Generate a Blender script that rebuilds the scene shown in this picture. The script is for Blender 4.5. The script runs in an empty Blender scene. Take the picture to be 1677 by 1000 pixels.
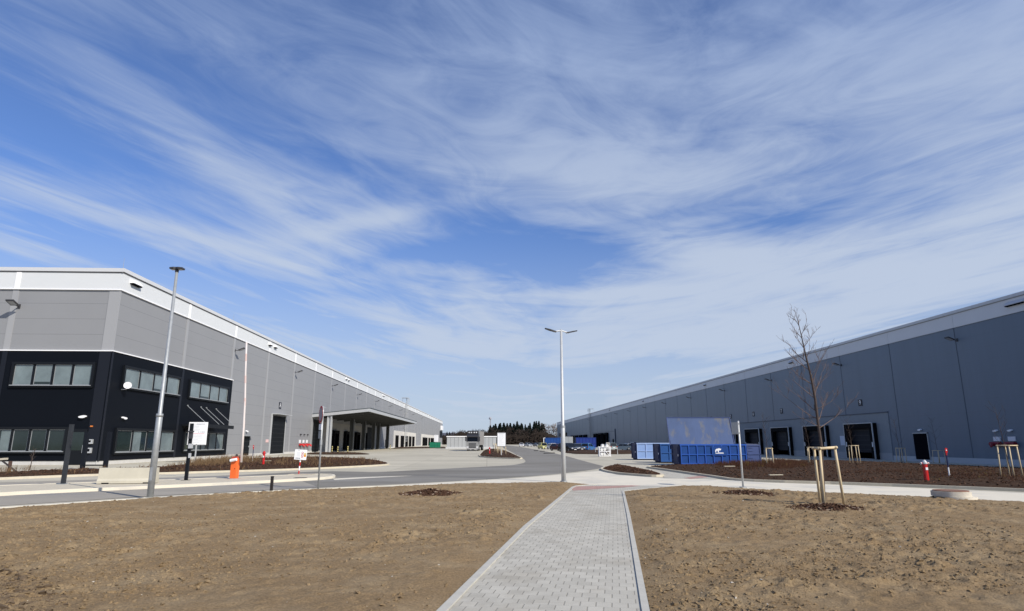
import bpy, bmesh, math, random
import numpy as np
from mathutils import Vector, Matrix
from mathutils.geometry import tessellate_polygon

random.seed(7); RNG = np.random.RandomState(11)
S = bpy.context.scene
COL = S.collection
R = math.radians

# ------------------------------------------------------------------ camera
cam_d = bpy.data.cameras.new("camera"); cam = bpy.data.objects.new("camera", cam_d); COL.objects.link(cam)
cam.location = (0, 0, 1.72); cam.rotation_euler = (R(90 + 12.386), 0, R(-2.248))
cam_d.sensor_width = 36; cam_d.lens = 36 * 1020 / 1677; cam_d.clip_start = 0.05; cam_d.clip_end = 20000
S.camera = cam

# ------------------------------------------------------------------ sun, sky, exposure
SUN_EL, SUN_AZ = 36.0, 133.0                       # azimuth clockwise from +Y
sd = Vector((math.sin(R(SUN_AZ)) * math.cos(R(SUN_EL)), math.cos(R(SUN_AZ)) * math.cos(R(SUN_EL)), math.sin(R(SUN_EL))))
sl = bpy.data.lights.new("sun", 'SUN'); sl.energy = 4.2; sl.angle = R(0.53); sl.color = (1.0, 0.93, 0.825)
so = bpy.data.objects.new("sun", sl); COL.objects.link(so); so.location = (30, -30, 60)
so.rotation_euler = sd.to_track_quat('Z', 'Y').to_euler()
S.view_settings.view_transform = 'Standard'; S.view_settings.look = 'None'
S.view_settings.gamma = 1; S.view_settings.exposure = 0.22

w = bpy.data.worlds.new("World"); S.world = w; w.use_nodes = True
nt = w.node_tree; nt.nodes.clear(); N = nt.nodes; L = nt.links
def wn(t, **k):
    n = N.new(t)
    for a, b in k.items(): setattr(n, a, b)
    return n
def wm(op, a, b=None, c=None, clamp=False):
    n = N.new('ShaderNodeMath'); n.operation = op; n.use_clamp = clamp
    for i, v in enumerate((a, b, c)):
        if v is None: continue
        if isinstance(v, (int, float)): n.inputs[i].default_value = v
        else: L.new(v, n.inputs[i])
    return n.outputs[0]
def wmr(v, a, b, c, d, smooth=True):
    n = N.new('ShaderNodeMapRange'); n.interpolation_type = 'SMOOTHSTEP' if smooth else 'LINEAR'
    L.new(v, n.inputs[0])
    for i, q in enumerate((a, b, c, d)): n.inputs[i + 1].default_value = q
    return n.outputs[0]
sky = wn('ShaderNodeTexSky', sky_type='NISHITA'); sky.sun_disc = False
sky.sun_elevation = R(SUN_EL); sky.sun_rotation = R(SUN_AZ); sky.altitude = 450
sky.air_density = 1.0; sky.dust_density = 0.6; sky.ozone_density = 2.2
tc = wn('ShaderNodeTexCoord'); sep = wn('ShaderNodeSeparateXYZ'); L.new(tc.outputs['Generated'], sep.inputs[0])
dx, dy, dz = sep.outputs
zz = wm('ADD', wm('MAXIMUM', dz, 0.0), 0.14)
px = wm('DIVIDE', dx, zz); py = wm('DIVIDE', dy, zz)
psi = wm('ADD', py, wm('MULTIPLY', wm('POWER', wm('ABSOLUTE', wm('SUBTRACT', px, 0.3)), 2.0), 0.55))   # the cirrus bands bend like arcs
def cnoise(sx, sy, ox, oy, scale, detail, rough, dist, curved=True):
    cmb = wn('ShaderNodeCombineXYZ'); L.new(wm('ADD', wm('MULTIPLY', px, sx), ox), cmb.inputs[0]); L.new(wm('ADD', wm('MULTIPLY', psi if curved else py, sy), oy), cmb.inputs[1])
    n = wn('ShaderNodeTexNoise', noise_dimensions='2D'); L.new(cmb.outputs[0], n.inputs['Vector'])
    n.inputs['Scale'].default_value = scale; n.inputs['Detail'].default_value = detail
    n.inputs['Roughness'].default_value = rough; n.inputs['Distortion'].default_value = dist
    return n.outputs['Fac']
def puff(cx, cy, ang, rx, ry, amp):
    ca, sa = math.cos(R(ang)), math.sin(R(ang)); ux = wm('SUBTRACT', px, cx); uy = wm('SUBTRACT', py, cy)
    qa = wm('DIVIDE', wm('ADD', wm('MULTIPLY', ux, ca), wm('MULTIPLY', uy, sa)), rx); qb = wm('DIVIDE', wm('SUBTRACT', wm('MULTIPLY', uy, ca), wm('MULTIPLY', ux, sa)), ry)
    q = wm('ADD', wm('MULTIPLY', qa, qa), wm('MULTIPLY', qb, qb))
    return wm('MULTIPLY', wm('EXPONENT', wm('MULTIPLY', q, -1.0)), amp)
big = cnoise(0.9, 0.9, 3.1, 7.7, 1.0, 4, 0.55, 0.5)
streak = cnoise(1.15, 2.1, 5.3, 1.9, 1.0, 8, 0.60, 0.7)
fine = cnoise(2.2, 3.0, 1.7, 4.2, 1.7, 10, 0.64, 1.2)
side = wmr(px, -1.0, 1.1, -0.02, 0.17)
dens = wm('ADD', wm('ADD', wm('MULTIPLY', big, 0.90), wm('MULTIPLY', streak, 0.66)), wm('ADD', wm('MULTIPLY', fine, 0.35), side))
for a_ in ((-.37, 1.93, -24, .36, .07, .26), (.82, 2.13, 28, .42, .15, .26), (.62, 2.54, -18, .5, .08, .24), (.35, 1.63, 5, .40, .12, .18), (.10, 2.22, 0, .26, .17, -.02), (-.32, 2.22, -20, .22, .09, -.22), (-1.0, 2.0, 48, .6, .08, .18), (-.74, 1.5, 74, .5, .10, .18), (-.5, 2.9, 58, .8, .12, .18), (.95, 1.2, 0, .6, .35, .16), (-.1, 1.35, 40, .5, .16, .12), (-1.05, 1.35, 60, .4, .12, -.10), (.15, 3.3, 0, 1.2, .4, .16)): dens = wm('ADD', dens, puff(*a_))
dens = wm('ADD', wm('SUBTRACT', dens, 0.055), wmr(dz, 0.05, 0.40, 0.13, 0.0))
cl = wmr(dens, 0.72, 1.34, 0.0, 1.0)
low = wmr(dz, 0.0, 0.36, 0.78, 0.0)                # thin veil low over the horizon
cl = wm('MAXIMUM', wm('MULTIPLY', cl, 0.88), low)
skyc = wn('ShaderNodeMix', data_type='RGBA', blend_type='MULTIPLY'); skyc.inputs[0].default_value = 1
L.new(sky.outputs[0], skyc.inputs[6])
tint = wn('ShaderNodeMix', data_type='RGBA'); L.new(wmr(dz, 0.0, 0.38, 0, 1), tint.inputs[0]); tint.inputs[6].default_value = (0.50, 0.66, 0.95, 1); tint.inputs[7].default_value = (0.80, 0.97, 1.34, 1); L.new(tint.outputs[2], skyc.inputs[7])
cc = wn('ShaderNodeMix', data_type='RGBA'); L.new(wmr(dz, 0.22, 0.66, 0, 1), cc.inputs[0])
cc.inputs[6].default_value = (5.0, 5.7, 6.9, 1); cc.inputs[7].default_value = (3.0, 3.95, 6.1, 1)
mx = wn('ShaderNodeMix', data_type='RGBA'); L.new(cl, mx.inputs[0]); L.new(skyc.outputs[2], mx.inputs[6]); L.new(cc.outputs[2], mx.inputs[7])
bg = wn('ShaderNodeBackground'); L.new(mx.outputs[2], bg.inputs[0]); bg.inputs[1].default_value = 0.095
wo = wn('ShaderNodeOutputWorld'); L.new(bg.outputs[0], wo.inputs[0])

# ------------------------------------------------------------------ materials
MATS = {}
def M(name, col, rough=0.6, metal=0.0, var=0.0, vs=4.0, bump=0.0, bs=20.0, col2=None, c2lo=0.5, c2hi=0.62, c2s=2.0,
      spec=0.35, emit=None, joint=None, brick=None, dash=False, stretch=None, coat=0.0):
    if name in MATS: return MATS[name]
    m = bpy.data.materials.new(name); m.use_nodes = True; t = m.node_tree; n_ = t.nodes; l_ = t.links
    b = n_['Principled BSDF']; b.inputs['Roughness'].default_value = rough; b.inputs['Metallic'].default_value = metal
    b.inputs['Specular IOR Level'].default_value = spec; b.inputs['Coat Weight'].default_value = coat
    tcn = n_.new('ShaderNodeTexCoord'); vec = tcn.outputs['Object']
    if stretch:
        mp = n_.new('ShaderNodeMapping'); l_.new(vec, mp.inputs[0]); mp.inputs['Scale'].default_value = stretch; vec = mp.outputs[0]
    def noise(s, d=5, r=0.6):
        q = n_.new('ShaderNodeTexNoise'); q.inputs['Scale'].default_value = s; q.inputs['Detail'].default_value = d; q.inputs['Roughness'].default_value = r
        l_.new(vec, q.inputs['Vector']); return q.outputs['Fac']
    rgb = n_.new('ShaderNodeRGB'); rgb.outputs[0].default_value = (*col, 1); cur = rgb.outputs[0]
    def mr(v, a, bb, c, d):
        q = n_.new('ShaderNodeMapRange'); l_.new(v, q.inputs[0])
        for i, z in enumerate((a, bb, c, d)): q.inputs[i + 1].default_value = z
        return q.outputs[0]
    def mixc(f, a, bcol, bt='MIX'):
        q = n_.new('ShaderNodeMix'); q.data_type = 'RGBA'; q.blend_type = bt
        if isinstance(f, float): q.inputs[0].default_value = f
        else: l_.new(f, q.inputs[0])
        l_.new(a, q.inputs[6])
        if isinstance(bcol, tuple): q.inputs[7].default_value = (*bcol, 1)
        else: l_.new(bcol, q.inputs[7])
        return q.outputs[2]
    if col2: cur = mixc(mr(noise(c2s, 6, 0.65), c2lo, c2hi, 0, 1), cur, col2)
    if var:
        v = mr(noise(vs), 0.25, 0.75, 1 - var, 1 + var)
        hsv = n_.new('ShaderNodeHueSaturation'); l_.new(v, hsv.inputs['Value']); l_.new(cur, hsv.inputs['Color']); cur = hsv.outputs[0]
    if joint:                                       # thin dark joints every `joint[0]` metres of height
        sp = n_.new('ShaderNodeSeparateXYZ'); l_.new(tcn.outputs['Object'], sp.inputs[0])
        def mm(op, a, bv):
            q = n_.new('ShaderNodeMath'); q.operation = op; l_.new(a, q.inputs[0]); q.inputs[1].default_value = bv; return q.outputs[0]
        fr = mm('FRACT', mm('DIVIDE', mm('SUBTRACT', sp.outputs[2], joint[2]), joint[0]), 0); k = mm('LESS_THAN', fr, joint[1] / joint[0])
        k = mm('MULTIPLY', k, joint[3]); cur = mixc(k, cur, (0.05, 0.05, 0.055))
    hgt = None
    if brick:                                       # brick = (width, height, mortar, mortar colour, rotation, offset)
        mp = n_.new('ShaderNodeMapping'); l_.new(tcn.outputs['Object'], mp.inputs[0]); mp.inputs['Rotation'].default_value = (0, 0, brick[4])
        bt = n_.new('ShaderNodeTexBrick'); l_.new(mp.outputs[0], bt.inputs[0]); bt.offset = brick[5]
        bt.inputs['Scale'].default_value = 1; bt.inputs['Brick Width'].default_value = brick[0]; bt.inputs['Row Height'].default_value = brick[1]
        bt.inputs['Mortar Size'].default_value = brick[2]; bt.inputs['Mortar Smooth'].default_value = 0.3; bt.inputs['Bias'].default_value = 0.0
        bt.inputs['Color1'].default_value = (0.90, 0.90, 0.90, 1); bt.inputs['Color2'].default_value = (1.06, 1.06, 1.06, 1); bt.inputs['Mortar'].default_value = (1, 1, 1, 1)
        cur = mixc(1.0, cur, bt.outputs['Color'], 'MULTIPLY'); hgt = bt.outputs['Fac']
        if dash:                                    # the joints between rows are tight, those along the walk stand open
            def m2(op, a, bv):
                q = n_.new('ShaderNodeMath'); q.operation = op; l_.new(a, q.inputs[0])
                if isinstance(bv, float): q.inputs[1].default_value = bv
                else: l_.new(bv, q.inputs[1])
                return q.outputs[0]
            sp = n_.new('ShaderNodeSeparateXYZ'); l_.new(mp.outputs[0], sp.inputs[0]); fr = m2('FRACT', m2('DIVIDE', sp.outputs[1], brick[1]), 0.0)
            e = m2('ABSOLUTE', m2('SUBTRACT', fr, 0.5), 0.0); row = m2('GREATER_THAN', e, 0.5 - brick[2] * 1.3 / brick[1]); hgt = m2('MULTIPLY', hgt, m2('SUBTRACT', m2('MULTIPLY', row, -0.72), -1.0))
        cur = mixc(hgt, cur, brick[3])
    l_.new(cur, b.inputs['Base Color'])
    if bump or hgt:
        bp = n_.new('ShaderNodeBump'); bp.inputs['Strength'].default_value = 1.0; bp.inputs['Distance'].default_value = bump or 0.004
        nz = noise(bs, 6, 0.7)
        if hgt:
            q = n_.new('ShaderNodeMath'); q.operation = 'MULTIPLY_ADD'; l_.new(hgt, q.inputs[0]); q.inputs[1].default_value = -1.2; l_.new(nz, q.inputs[2]); nz = q.outputs[0]
        l_.new(nz, bp.inputs['Height']); l_.new(bp.outputs[0], b.inputs['Normal'])
    if emit: b.inputs['Emission Color'].default_value = (*emit[:3], 1); b.inputs['Emission Strength'].default_value = emit[3]
    MATS[name] = m; return m

clad = M('grey_cladding', (0.266, 0.271, 0.279), 0.5, 0.0, var=0.03, vs=0.3, joint=(1.28, 0.03, 9.0, 0.38))
clad_r = M('shaded_grey_cladding', (0.113, 0.150, 0.198), 0.42, 0.0, spec=0.5, var=0.07, vs=0.6, stretch=(1, 1, .08), joint=(1.28, 0.03, 0.1, 0.12))  # darker, bluer copy of the grey cladding, shade put into its colour
strip_m = M('light_flashing', (0.335, 0.34, 0.348), 0.45)
seam_dk = M('dark_seam', (0.078, 0.095, 0.12), 0.6)
white_clad = M('white_fascia', (0.655, 0.675, 0.68), 0.5, var=0.02, vs=0.4)
white_trim = M('white_trim', (0.88, 0.88, 0.88), 0.4)
cap_m = M('parapet_cap', (0.60, 0.61, 0.62), 0.4)
black_clad = M('anthracite_cladding', (0.0035, 0.0050, 0.0085), 0.6, spec=0.12, var=0.05, vs=0.6)
black_m = M('black_metal', (0.006, 0.0075, 0.010), 0.5, spec=0.25)
rubber = M('black_rubber', (0.006, 0.006, 0.007), 0.9, spec=0.1)
dark_in = M('dark_recess', (0.003, 0.0035, 0.006), 0.9, spec=0.05)
dark_door = M('charcoal_door', (0.007, 0.009, 0.011), 0.65, spec=0.12, joint=(0.6, 0.03, 0.0, 0.8))
precast = M('precast_concrete', (0.37, 0.355, 0.325), 0.8, var=0.06, vs=0.7)
precast_l = M('pale_precast', (0.60, 0.58, 0.53), 0.8, var=0.05, vs=0.5)
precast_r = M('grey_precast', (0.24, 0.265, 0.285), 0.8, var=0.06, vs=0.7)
plinth_m = M('plinth_concrete', (0.56, 0.55, 0.52), 0.8, var=0.08, vs=1.5)
glass = M('window_glass', (0.018, 0.028, 0.026), 0.06, spec=0.6, var=0.25, vs=0.8)
blind = M('window_blind', (0.16, 0.20, 0.205), 0.12, spec=0.6, var=0.30, vs=0.6)
galv = M('galvanised_steel', (0.36, 0.38, 0.39), 0.5, 0.35, var=0.12, vs=9)
galv_d = M('shaded_galvanised', (0.115, 0.12, 0.12), 0.55, 0.3, var=0.1)  # darker copy of the steel for parts under the canopy, shade painted in
galv_l = M('pale_galvanised', (0.50, 0.515, 0.52), 0.5, 0.25, var=0.08, vs=6)
lamp_dk = M('lamp_housing', (0.045, 0.045, 0.05), 0.4)
lamp_w = M('white_lamp_housing', (0.85, 0.85, 0.85), 0.4)
concrete = M('concrete', (0.50, 0.465, 0.37), 0.9, spec=0.15, var=0.06, vs=0.5, bump=0.003, bs=30, col2=(0.40, 0.37, 0.295), c2s=0.16, c2lo=0.42, c2hi=0.68, stretch=(0.6, 1.6, 1), brick=(6.0, 6.0, 0.03, (0.34, 0.315, 0.25), 0.0, 0.0))
road_conc = M('pale_road_concrete', (0.68, 0.63, 0.515), 0.9, spec=0.15, var=0.04, vs=0.6, bump=0.003, bs=30, col2=(0.57, 0.54, 0.465), c2s=0.5)
kerb_m = M('kerb_concrete', (0.54, 0.49, 0.385), 0.9, spec=0.15, var=0.10, vs=3, bump=0.003, bs=40)
kerb_g = M('path_edging', (0.47, 0.455, 0.40), 0.85, var=0.10, vs=5, bump=0.002, bs=60)
asphalt_l = M('pale_asphalt', (0.33, 0.305, 0.26), 0.95, spec=0.1, var=0.08, vs=0.5, bump=0.004, bs=90, col2=(0.26, 0.25, 0.235), c2s=0.3, stretch=(0.3, 1.2, 1))
asphalt = M('asphalt', (0.200, 0.190, 0.168), 0.95, spec=0.1, var=0.16, vs=0.5, bump=0.004, bs=90, col2=(0.26, 0.252, 0.232), c2s=0.22, c2lo=0.45, c2hi=0.7, stretch=(0.35, 1.0, 1.0))
soil = M('bare_soil', (0.248, 0.174, 0.095), 0.97, var=0.36, vs=34, bump=0.022, bs=45, col2=(0.305, 0.226, 0.132), c2s=1.0, c2lo=0.45, c2hi=0.65, spec=0.15)
mulch = M('bark_mulch', (0.052, 0.031, 0.019), 0.95, var=0.5, vs=18, bump=0.04, bs=20, spec=0.1, col2=(0.075, 0.046, 0.029), c2s=5)
chip = M('bark_chips', (0.070, 0.038, 0.024), 0.95, var=0.6, vs=30, spec=0.1, col2=(0.15, 0.09, 0.06), c2s=14, c2lo=0.56, c2hi=0.62)
pale_chip = M('pale_bark', (0.30, 0.23, 0.17), 0.9, var=.3, vs=12)
pale_stone = M('pale_stone', (0.46, 0.42, 0.35), 0.9, var=0.2, vs=10)
wood = M('peeled_wood', (0.60, 0.49, 0.315), 0.8, var=0.14, vs=9, stretch=(1, 1, 0.15))
bark = M('tree_bark', (0.070, 0.052, 0.045), 0.9, var=0.35, vs=30)
twig = M('twig_bark', (0.16, 0.115, 0.10), 0.9, var=0.2, vs=12)
red = M('red_paint', (0.52, 0.018, 0.018), 0.35, coat=0.3)
dred = M('dark_red_paint', (0.20, 0.012, 0.02), 0.4)
orange = M('orange_paint', (0.85, 0.16, 0.035), 0.4, var=0.04)
yellow = M('yellow_paint', (0.75, 0.55, 0.03), 0.5)
blue_m = M('blue_paint', (0.006, 0.055, 0.225), 0.5, var=0.12, vs=2, col2=(0.012, 0.06, 0.27), c2s=1.2)
blue_d = M('dark_blue_paint_and_shade', (0.010, 0.022, 0.085), 0.55, var=0.15, vs=2)  # skids and hinge; on end doors the darkness is the unlit side painted in
blue_l = M('light_blue_paint', (0.21, 0.32, 0.56), 0.5, var=0.06, vs=2)
blue_s = M('steel_blue_paint', (0.055, 0.085, 0.21), 0.55, var=0.1, vs=2)
lid_m = M('stained_lid', (0.065, 0.105, 0.215), 0.65, var=0.14, vs=1.3, col2=(0.135, 0.145, 0.17), c2s=1.1, c2lo=0.52, c2hi=0.64, stretch=(1.2, 1, .6))
green_m = M('green_paint', (0.015, 0.20, 0.11), 0.5, var=0.1)
sign_w = M('sign_white', (0.86, 0.87, 0.88), 0.4)
ink = M('sign_print', (0.25, 0.26, 0.28), 0.6)
ink_l = M('sign_faint_print', (0.52, 0.55, 0.57), 0.6)
pink = M('red_tactile_paving', (0.43, 0.265, 0.225), 0.85, var=0.08, vs=6, brick=(0.2, 0.2, 0.006, (0.30, 0.17, 0.15), 0.0, 0.5))
conif = M('conifer_needles', (0.010, 0.015, 0.011), 0.9, var=0.4, vs=0.4, spec=0.1)
brownt = M('bare_canopy', (0.060, 0.046, 0.039), 0.95, var=0.35, vs=0.25, spec=0.1)
palet = M('pale_bare_canopy', (0.20, 0.175, 0.16), 0.95, var=0.3, vs=0.25, spec=0.1)
hill_m = M('wooded_hill', (0.060, 0.048, 0.040), 0.95, var=0.5, vs=0.02, spec=0.0, bump=2.0, bs=0.05, col2=(0.02, 0.028, 0.022), c2s=0.012)
hill_f = M('hazy_far_hill', (0.13, 0.14, 0.17), 0.95, var=0.2, vs=0.004, spec=0.0)  # air haze put into the colour, paler and bluer than the wood
field = M('field', (0.20, 0.17, 0.11), 0.95, var=0.2, vs=0.05, spec=0.1)
shrub_m = M('dry_shrub', (0.20, 0.13, 0.07), 0.9, var=0.4, vs=6, spec=0.1)
shrub_r = M('red_brown_shrub', (0.060, 0.029, 0.019), 0.9, var=0.4, vs=5, spec=0.1, col2=(0.14, 0.11, 0.03), c2s=0.6, c2lo=0.58, c2hi=0.66)
tyre_m = M('tyre_rubber', (0.012, 0.012, 0.013), 0.8, spec=0.2)
rim_m = M('wheel_metal', (0.35, 0.36, 0.37), 0.35, 0.6)
car_glass = M('car_glass', (0.008, 0.010, 0.013), 0.08, spec=0.35)
head_m = M('headlight_glass', (0.7, 0.72, 0.75), 0.1)
tail_m = M('tail_light', (0.35, 0.01, 0.01), 0.2)
beige_m = M('beige_metal', (0.45, 0.43, 0.40), 0.5)

# ------------------------------------------------------------------ helpers
class MB:
    def __init__(s): s.v = []; s.f = []; s.m = []
    def add(s, vs, fs, mi=0):
        o = len(s.v); s.v += [tuple(map(float, v)) for v in vs]; s.f += [tuple(i + o for i in f) for f in fs]; s.m += [mi] * len(fs); return s
    def hexa(s, c, mi=0): return s.add(c, [(0, 3, 2, 1), (4, 5, 6, 7), (0, 1, 5, 4), (1, 2, 6, 5), (2, 3, 7, 6), (3, 0, 4, 7)], mi)
    def box(s, x0, x1, y0, y1, z0, z1, mi=0):
        return s.hexa([(x0, y0, z0), (x1, y0, z0), (x1, y1, z0), (x0, y1, z0), (x0, y0, z1), (x1, y0, z1), (x1, y1, z1), (x0, y1, z1)], mi)
    def tube(s, pts, rad, n=8, mi=0, cap=True):
        pts = [Vector(p) for p in pts]
        if not hasattr(rad, '__len__'): rad = [rad] * len(pts)
        vs = []; prev = None
        for i, p in enumerate(pts):
            d = (pts[min(i + 1, len(pts) - 1)] - pts[max(i - 1, 0)])
            d = d.normalized() if d.length > 1e-9 else Vector((0, 0, 1))
            a = d.cross(Vector((0, 1, 0)) if abs(d.y) < 0.9 else Vector((1, 0, 0))).normalized() if prev is None else (prev - d * prev.dot(d)).normalized()
            prev = a; b = d.cross(a)
            for k in range(n):
                t = 2 * math.pi * k / n; vs.append(p + (a * math.cos(t) + b * math.sin(t)) * rad[i])
        fs = [(i * n + k, i * n + (k + 1) % n, (i + 1) * n + (k + 1) % n, (i + 1) * n + k) for i in range(len(pts) - 1) for k in range(n)]
        if cap: fs += [tuple(range(n))[::-1], tuple((len(pts) - 1) * n + k for k in range(n))]
        return s.add(vs, fs, mi)
    def bar(s, a, b, w_, h_, mi=0):                 # rectangular bar from a to b
        a, b = Vector(a), Vector(b); d = (b - a).normalized(); up = Vector((0, 0, 1)) if abs(d.z) < 0.95 else Vector((0, 1, 0))
        x = d.cross(up).normalized() * w_ / 2; y = x.normalized().cross(d) * h_ / 2
        return s.hexa([a - x - y, a + x - y, a + x + y, a - x + y, b - x - y, b + x - y, b + x + y, b - x + y], mi)
    def prism(s, poly, f0, f1, mi=0):               # poly 2D, f0/f1 map a 2D point to the two 3D ends
        n = len(poly); tri = tessellate_polygon([[Vector((p[0], p[1], 0)) for p in poly]])
        vs = [f0(*p) for p in poly] + [f1(*p) for p in poly]
        fs = [tuple(t) for t in tri] + [tuple(i + n for i in t)[::-1] for t in tri] + [(i, (i + 1) % n, (i + 1) % n + n, i + n) for i in range(n)]
        return s.add(vs, fs, mi)
    def build(s, name, mats, parent=None, smooth=False, loc=None, fix=True, bevel=0.0):
        me = bpy.data.meshes.new(name); me.from_pydata(s.v, [], s.f)
        if not isinstance(mats, (list, tuple)): mats = [mats]
        for m in mats: me.materials.append(m)
        if len(mats) > 1: me.polygons.foreach_set('material_index', s.m)
        if fix and len(s.f) < 30000:
            b = bmesh.new(); b.from_mesh(me)
            bmesh.ops.recalc_face_normals(b, faces=b.faces)
            if bevel: bmesh.ops.bevel(b, geom=b.edges[:], offset=bevel, segments=2, affect='EDGES', profile=0.7)
            b.to_mesh(me); b.free()
        if smooth: me.polygons.foreach_set('use_smooth', [True] * len(me.polygons))
        me.update()
        o = bpy.data.objects.new(name, me); COL.objects.link(o)
        if parent is not None: o.parent = parent
        if loc is not None: o.location = loc
        return o
def tag(o, label=None, cat=None, group=None, kind=None):
    if label: o['label'] = label
    if cat: o['category'] = cat
    if group: o['group'] = group
    if kind: o['kind'] = kind
    return o
def thing(name, label, cat, loc=(0, 0, 0), rz=0.0, group=None):
    o = bpy.data.objects.new(name, None); COL.objects.link(o); o.empty_display_size = 0.3
    o.location = loc; o.rotation_euler = (0, 0, rz); return tag(o, label, cat, group)
def kids(o): return [c for c in bpy.data.objects if c.parent == o]
def dup(o, loc, rz=0.0, label=None, scale=None, parent=None):
    c = o.copy(); COL.objects.link(c); c.location = loc; c.rotation_euler = (0, 0, rz)
    if scale: c.scale = scale
    if label: c['label'] = label
    for k in kids(o):
        d = k.copy(); COL.objects.link(d); d.parent = c
        for g in kids(k):
            e = g.copy(); COL.objects.link(e); e.parent = d
    return c
class W:                                            # a wall's own frame: u along it, z up, n out of it
    def __init__(s, u, n, o=(0, 0)): s.u = Vector((*u, 0)); s.n = Vector((*n, 0)); s.o = Vector((*o, 0))
    def p(s, u, z, n): return s.o + s.u * u + s.n * n + Vector((0, 0, z))
    def box(s, mb, u0, u1, z0, z1, n0, n1, mi=0):
        return mb.hexa([s.p(u0, z0, n0), s.p(u1, z0, n0), s.p(u1, z0, n1), s.p(u0, z0, n1), s.p(u0, z1, n0), s.p(u1, z1, n0), s.p(u1, z1, n1), s.p(u0, z1, n1)], mi)
_tab = RNG.rand(256, 256)
def vnoise(x, y, s, o=0):
    x = np.asarray(x) * s + 31.7 * (o + 1) + 1000; y = np.asarray(y) * s + 17.3 * (o + 1) + 1000
    xi = np.floor(x).astype(int); yi = np.floor(y).astype(int); fx = x - xi; fy = y - yi
    fx = fx * fx * (3 - 2 * fx); fy = fy * fy * (3 - 2 * fy); t = lambda a, b: _tab[a % 256, b % 256]
    return (t(xi, yi) * (1 - fx) + t(xi + 1, yi) * fx) * (1 - fy) + (t(xi, yi + 1) * (1 - fx) + t(xi + 1, yi + 1) * fx) * fy - 0.5
def gz(x):
    t = np.clip((np.asarray(x, float) - 29) / 15, 0, 1); return -0.45 * t * t * (3 - 2 * t)
def inside(px_, py_, poly):
    r = np.zeros(px_.shape, bool); n = len(poly)
    for i in range(n):
        x0, y0 = poly[i]; x1, y1 = poly[(i + 1) % n]
        if y0 == y1: continue
        c = ((y0 > py_) != (y1 > py_)) & (px_ < (x1 - x0) * (py_ - y0) / (y1 - y0) + x0); r ^= c
    return r
def nearest(px_, py_, poly):
    best = np.full(px_.shape, 1e18); bx = px_.copy(); by = py_.copy(); n = len(poly)
    for i in range(n):
        x0, y0 = poly[i]; x1, y1 = poly[(i + 1) % n]; ex, ey = x1 - x0, y1 - y0; l2 = ex * ex + ey * ey
        if l2 == 0: continue
        t = np.clip(((px_ - x0) * ex + (py_ - y0) * ey) / l2, 0, 1); qx = x0 + t * ex; qy = y0 + t * ey
        d = (px_ - qx) ** 2 + (py_ - qy) ** 2; k = d < best; best[k] = d[k]; bx[k] = qx[k]; by[k] = qy[k]
    return np.sqrt(best), bx, by
def rounded(poly, it=2):                            # corner cutting
    for _ in range(it):
        q = []
        for i in range(len(poly)):
            a, b = poly[i], poly[(i + 1) % len(poly)]
            q += [(a[0] * .75 + b[0] * .25, a[1] * .75 + b[1] * .25), (a[0] * .25 + b[0] * .75, a[1] * .25 + b[1] * .75)]
        poly = q
    return poly
def polygrid(name, poly, res, hfun, mat, kind='structure', smooth=True):
    P = np.array(poly); xs = np.arange(P[:, 0].min() - res, P[:, 0].max() + res * 2, res); ys = np.arange(P[:, 1].min() - res, P[:, 1].max() + res * 2, res)
    X, Y = np.meshgrid(xs, ys); cx = (X[:-1, :-1] + res / 2); cy = (Y[:-1, :-1] + res / 2); ins = inside(cx, cy, poly)
    used = np.zeros(X.shape, bool)
    for a, b in ((0, 0), (0, 1), (1, 0), (1, 1)): used[a:a + ins.shape[0], b:b + ins.shape[1]] |= ins
    idx = np.full(X.shape, -1); idx[used] = np.arange(used.sum()); vx = X[used]; vy = Y[used]
    d, bx, by = nearest(vx, vy, poly); out = ~inside(vx, vy, poly) | (d < res * 0.4); vx = np.where(out, bx, vx); vy = np.where(out, by, vy); d = np.where(out, 0, d)
    vz = hfun(vx, vy, d)
    F = np.stack([idx[:-1, :-1][ins], idx[:-1, 1:][ins], idx[1:, 1:][ins], idx[1:, :-1][ins]], 1)
    me = bpy.data.meshes.new(name); nv, nf = len(vx), len(F)
    me.vertices.add(nv); me.vertices.foreach_set('co', np.stack([vx, vy, vz], 1).astype(np.float32).ravel())
    me.loops.add(nf * 4); me.loops.foreach_set('vertex_index', F.astype(np.int32).ravel())
    me.polygons.add(nf); me.polygons.foreach_set('loop_start', np.arange(nf, dtype=np.int32) * 4)
    me.update(calc_edges=True); me.validate(); me.materials.append(mat)
    if smooth: me.polygons.foreach_set('use_smooth', [True] * len(me.polygons))
    o = bpy.data.objects.new(name, me); COL.objects.link(o); return tag(o, kind=kind)
def flat(name, poly, z, mat, kind='structure'):
    mb = MB(); tri = tessellate_polygon([[Vector((p[0], p[1], 0)) for p in poly]])
    mb.add([(p[0], p[1], z) for p in poly], [tuple(t) for t in tri])
    o = mb.build(name, mat, fix=False)
    b = bmesh.new(); b.from_mesh(o.data)
    for f in b.faces:
        f.normal_update()
        if f.normal.z < 0: f.normal_flip()
    b.to_mesh(o.data); b.free(); return tag(o, kind=kind)
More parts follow.
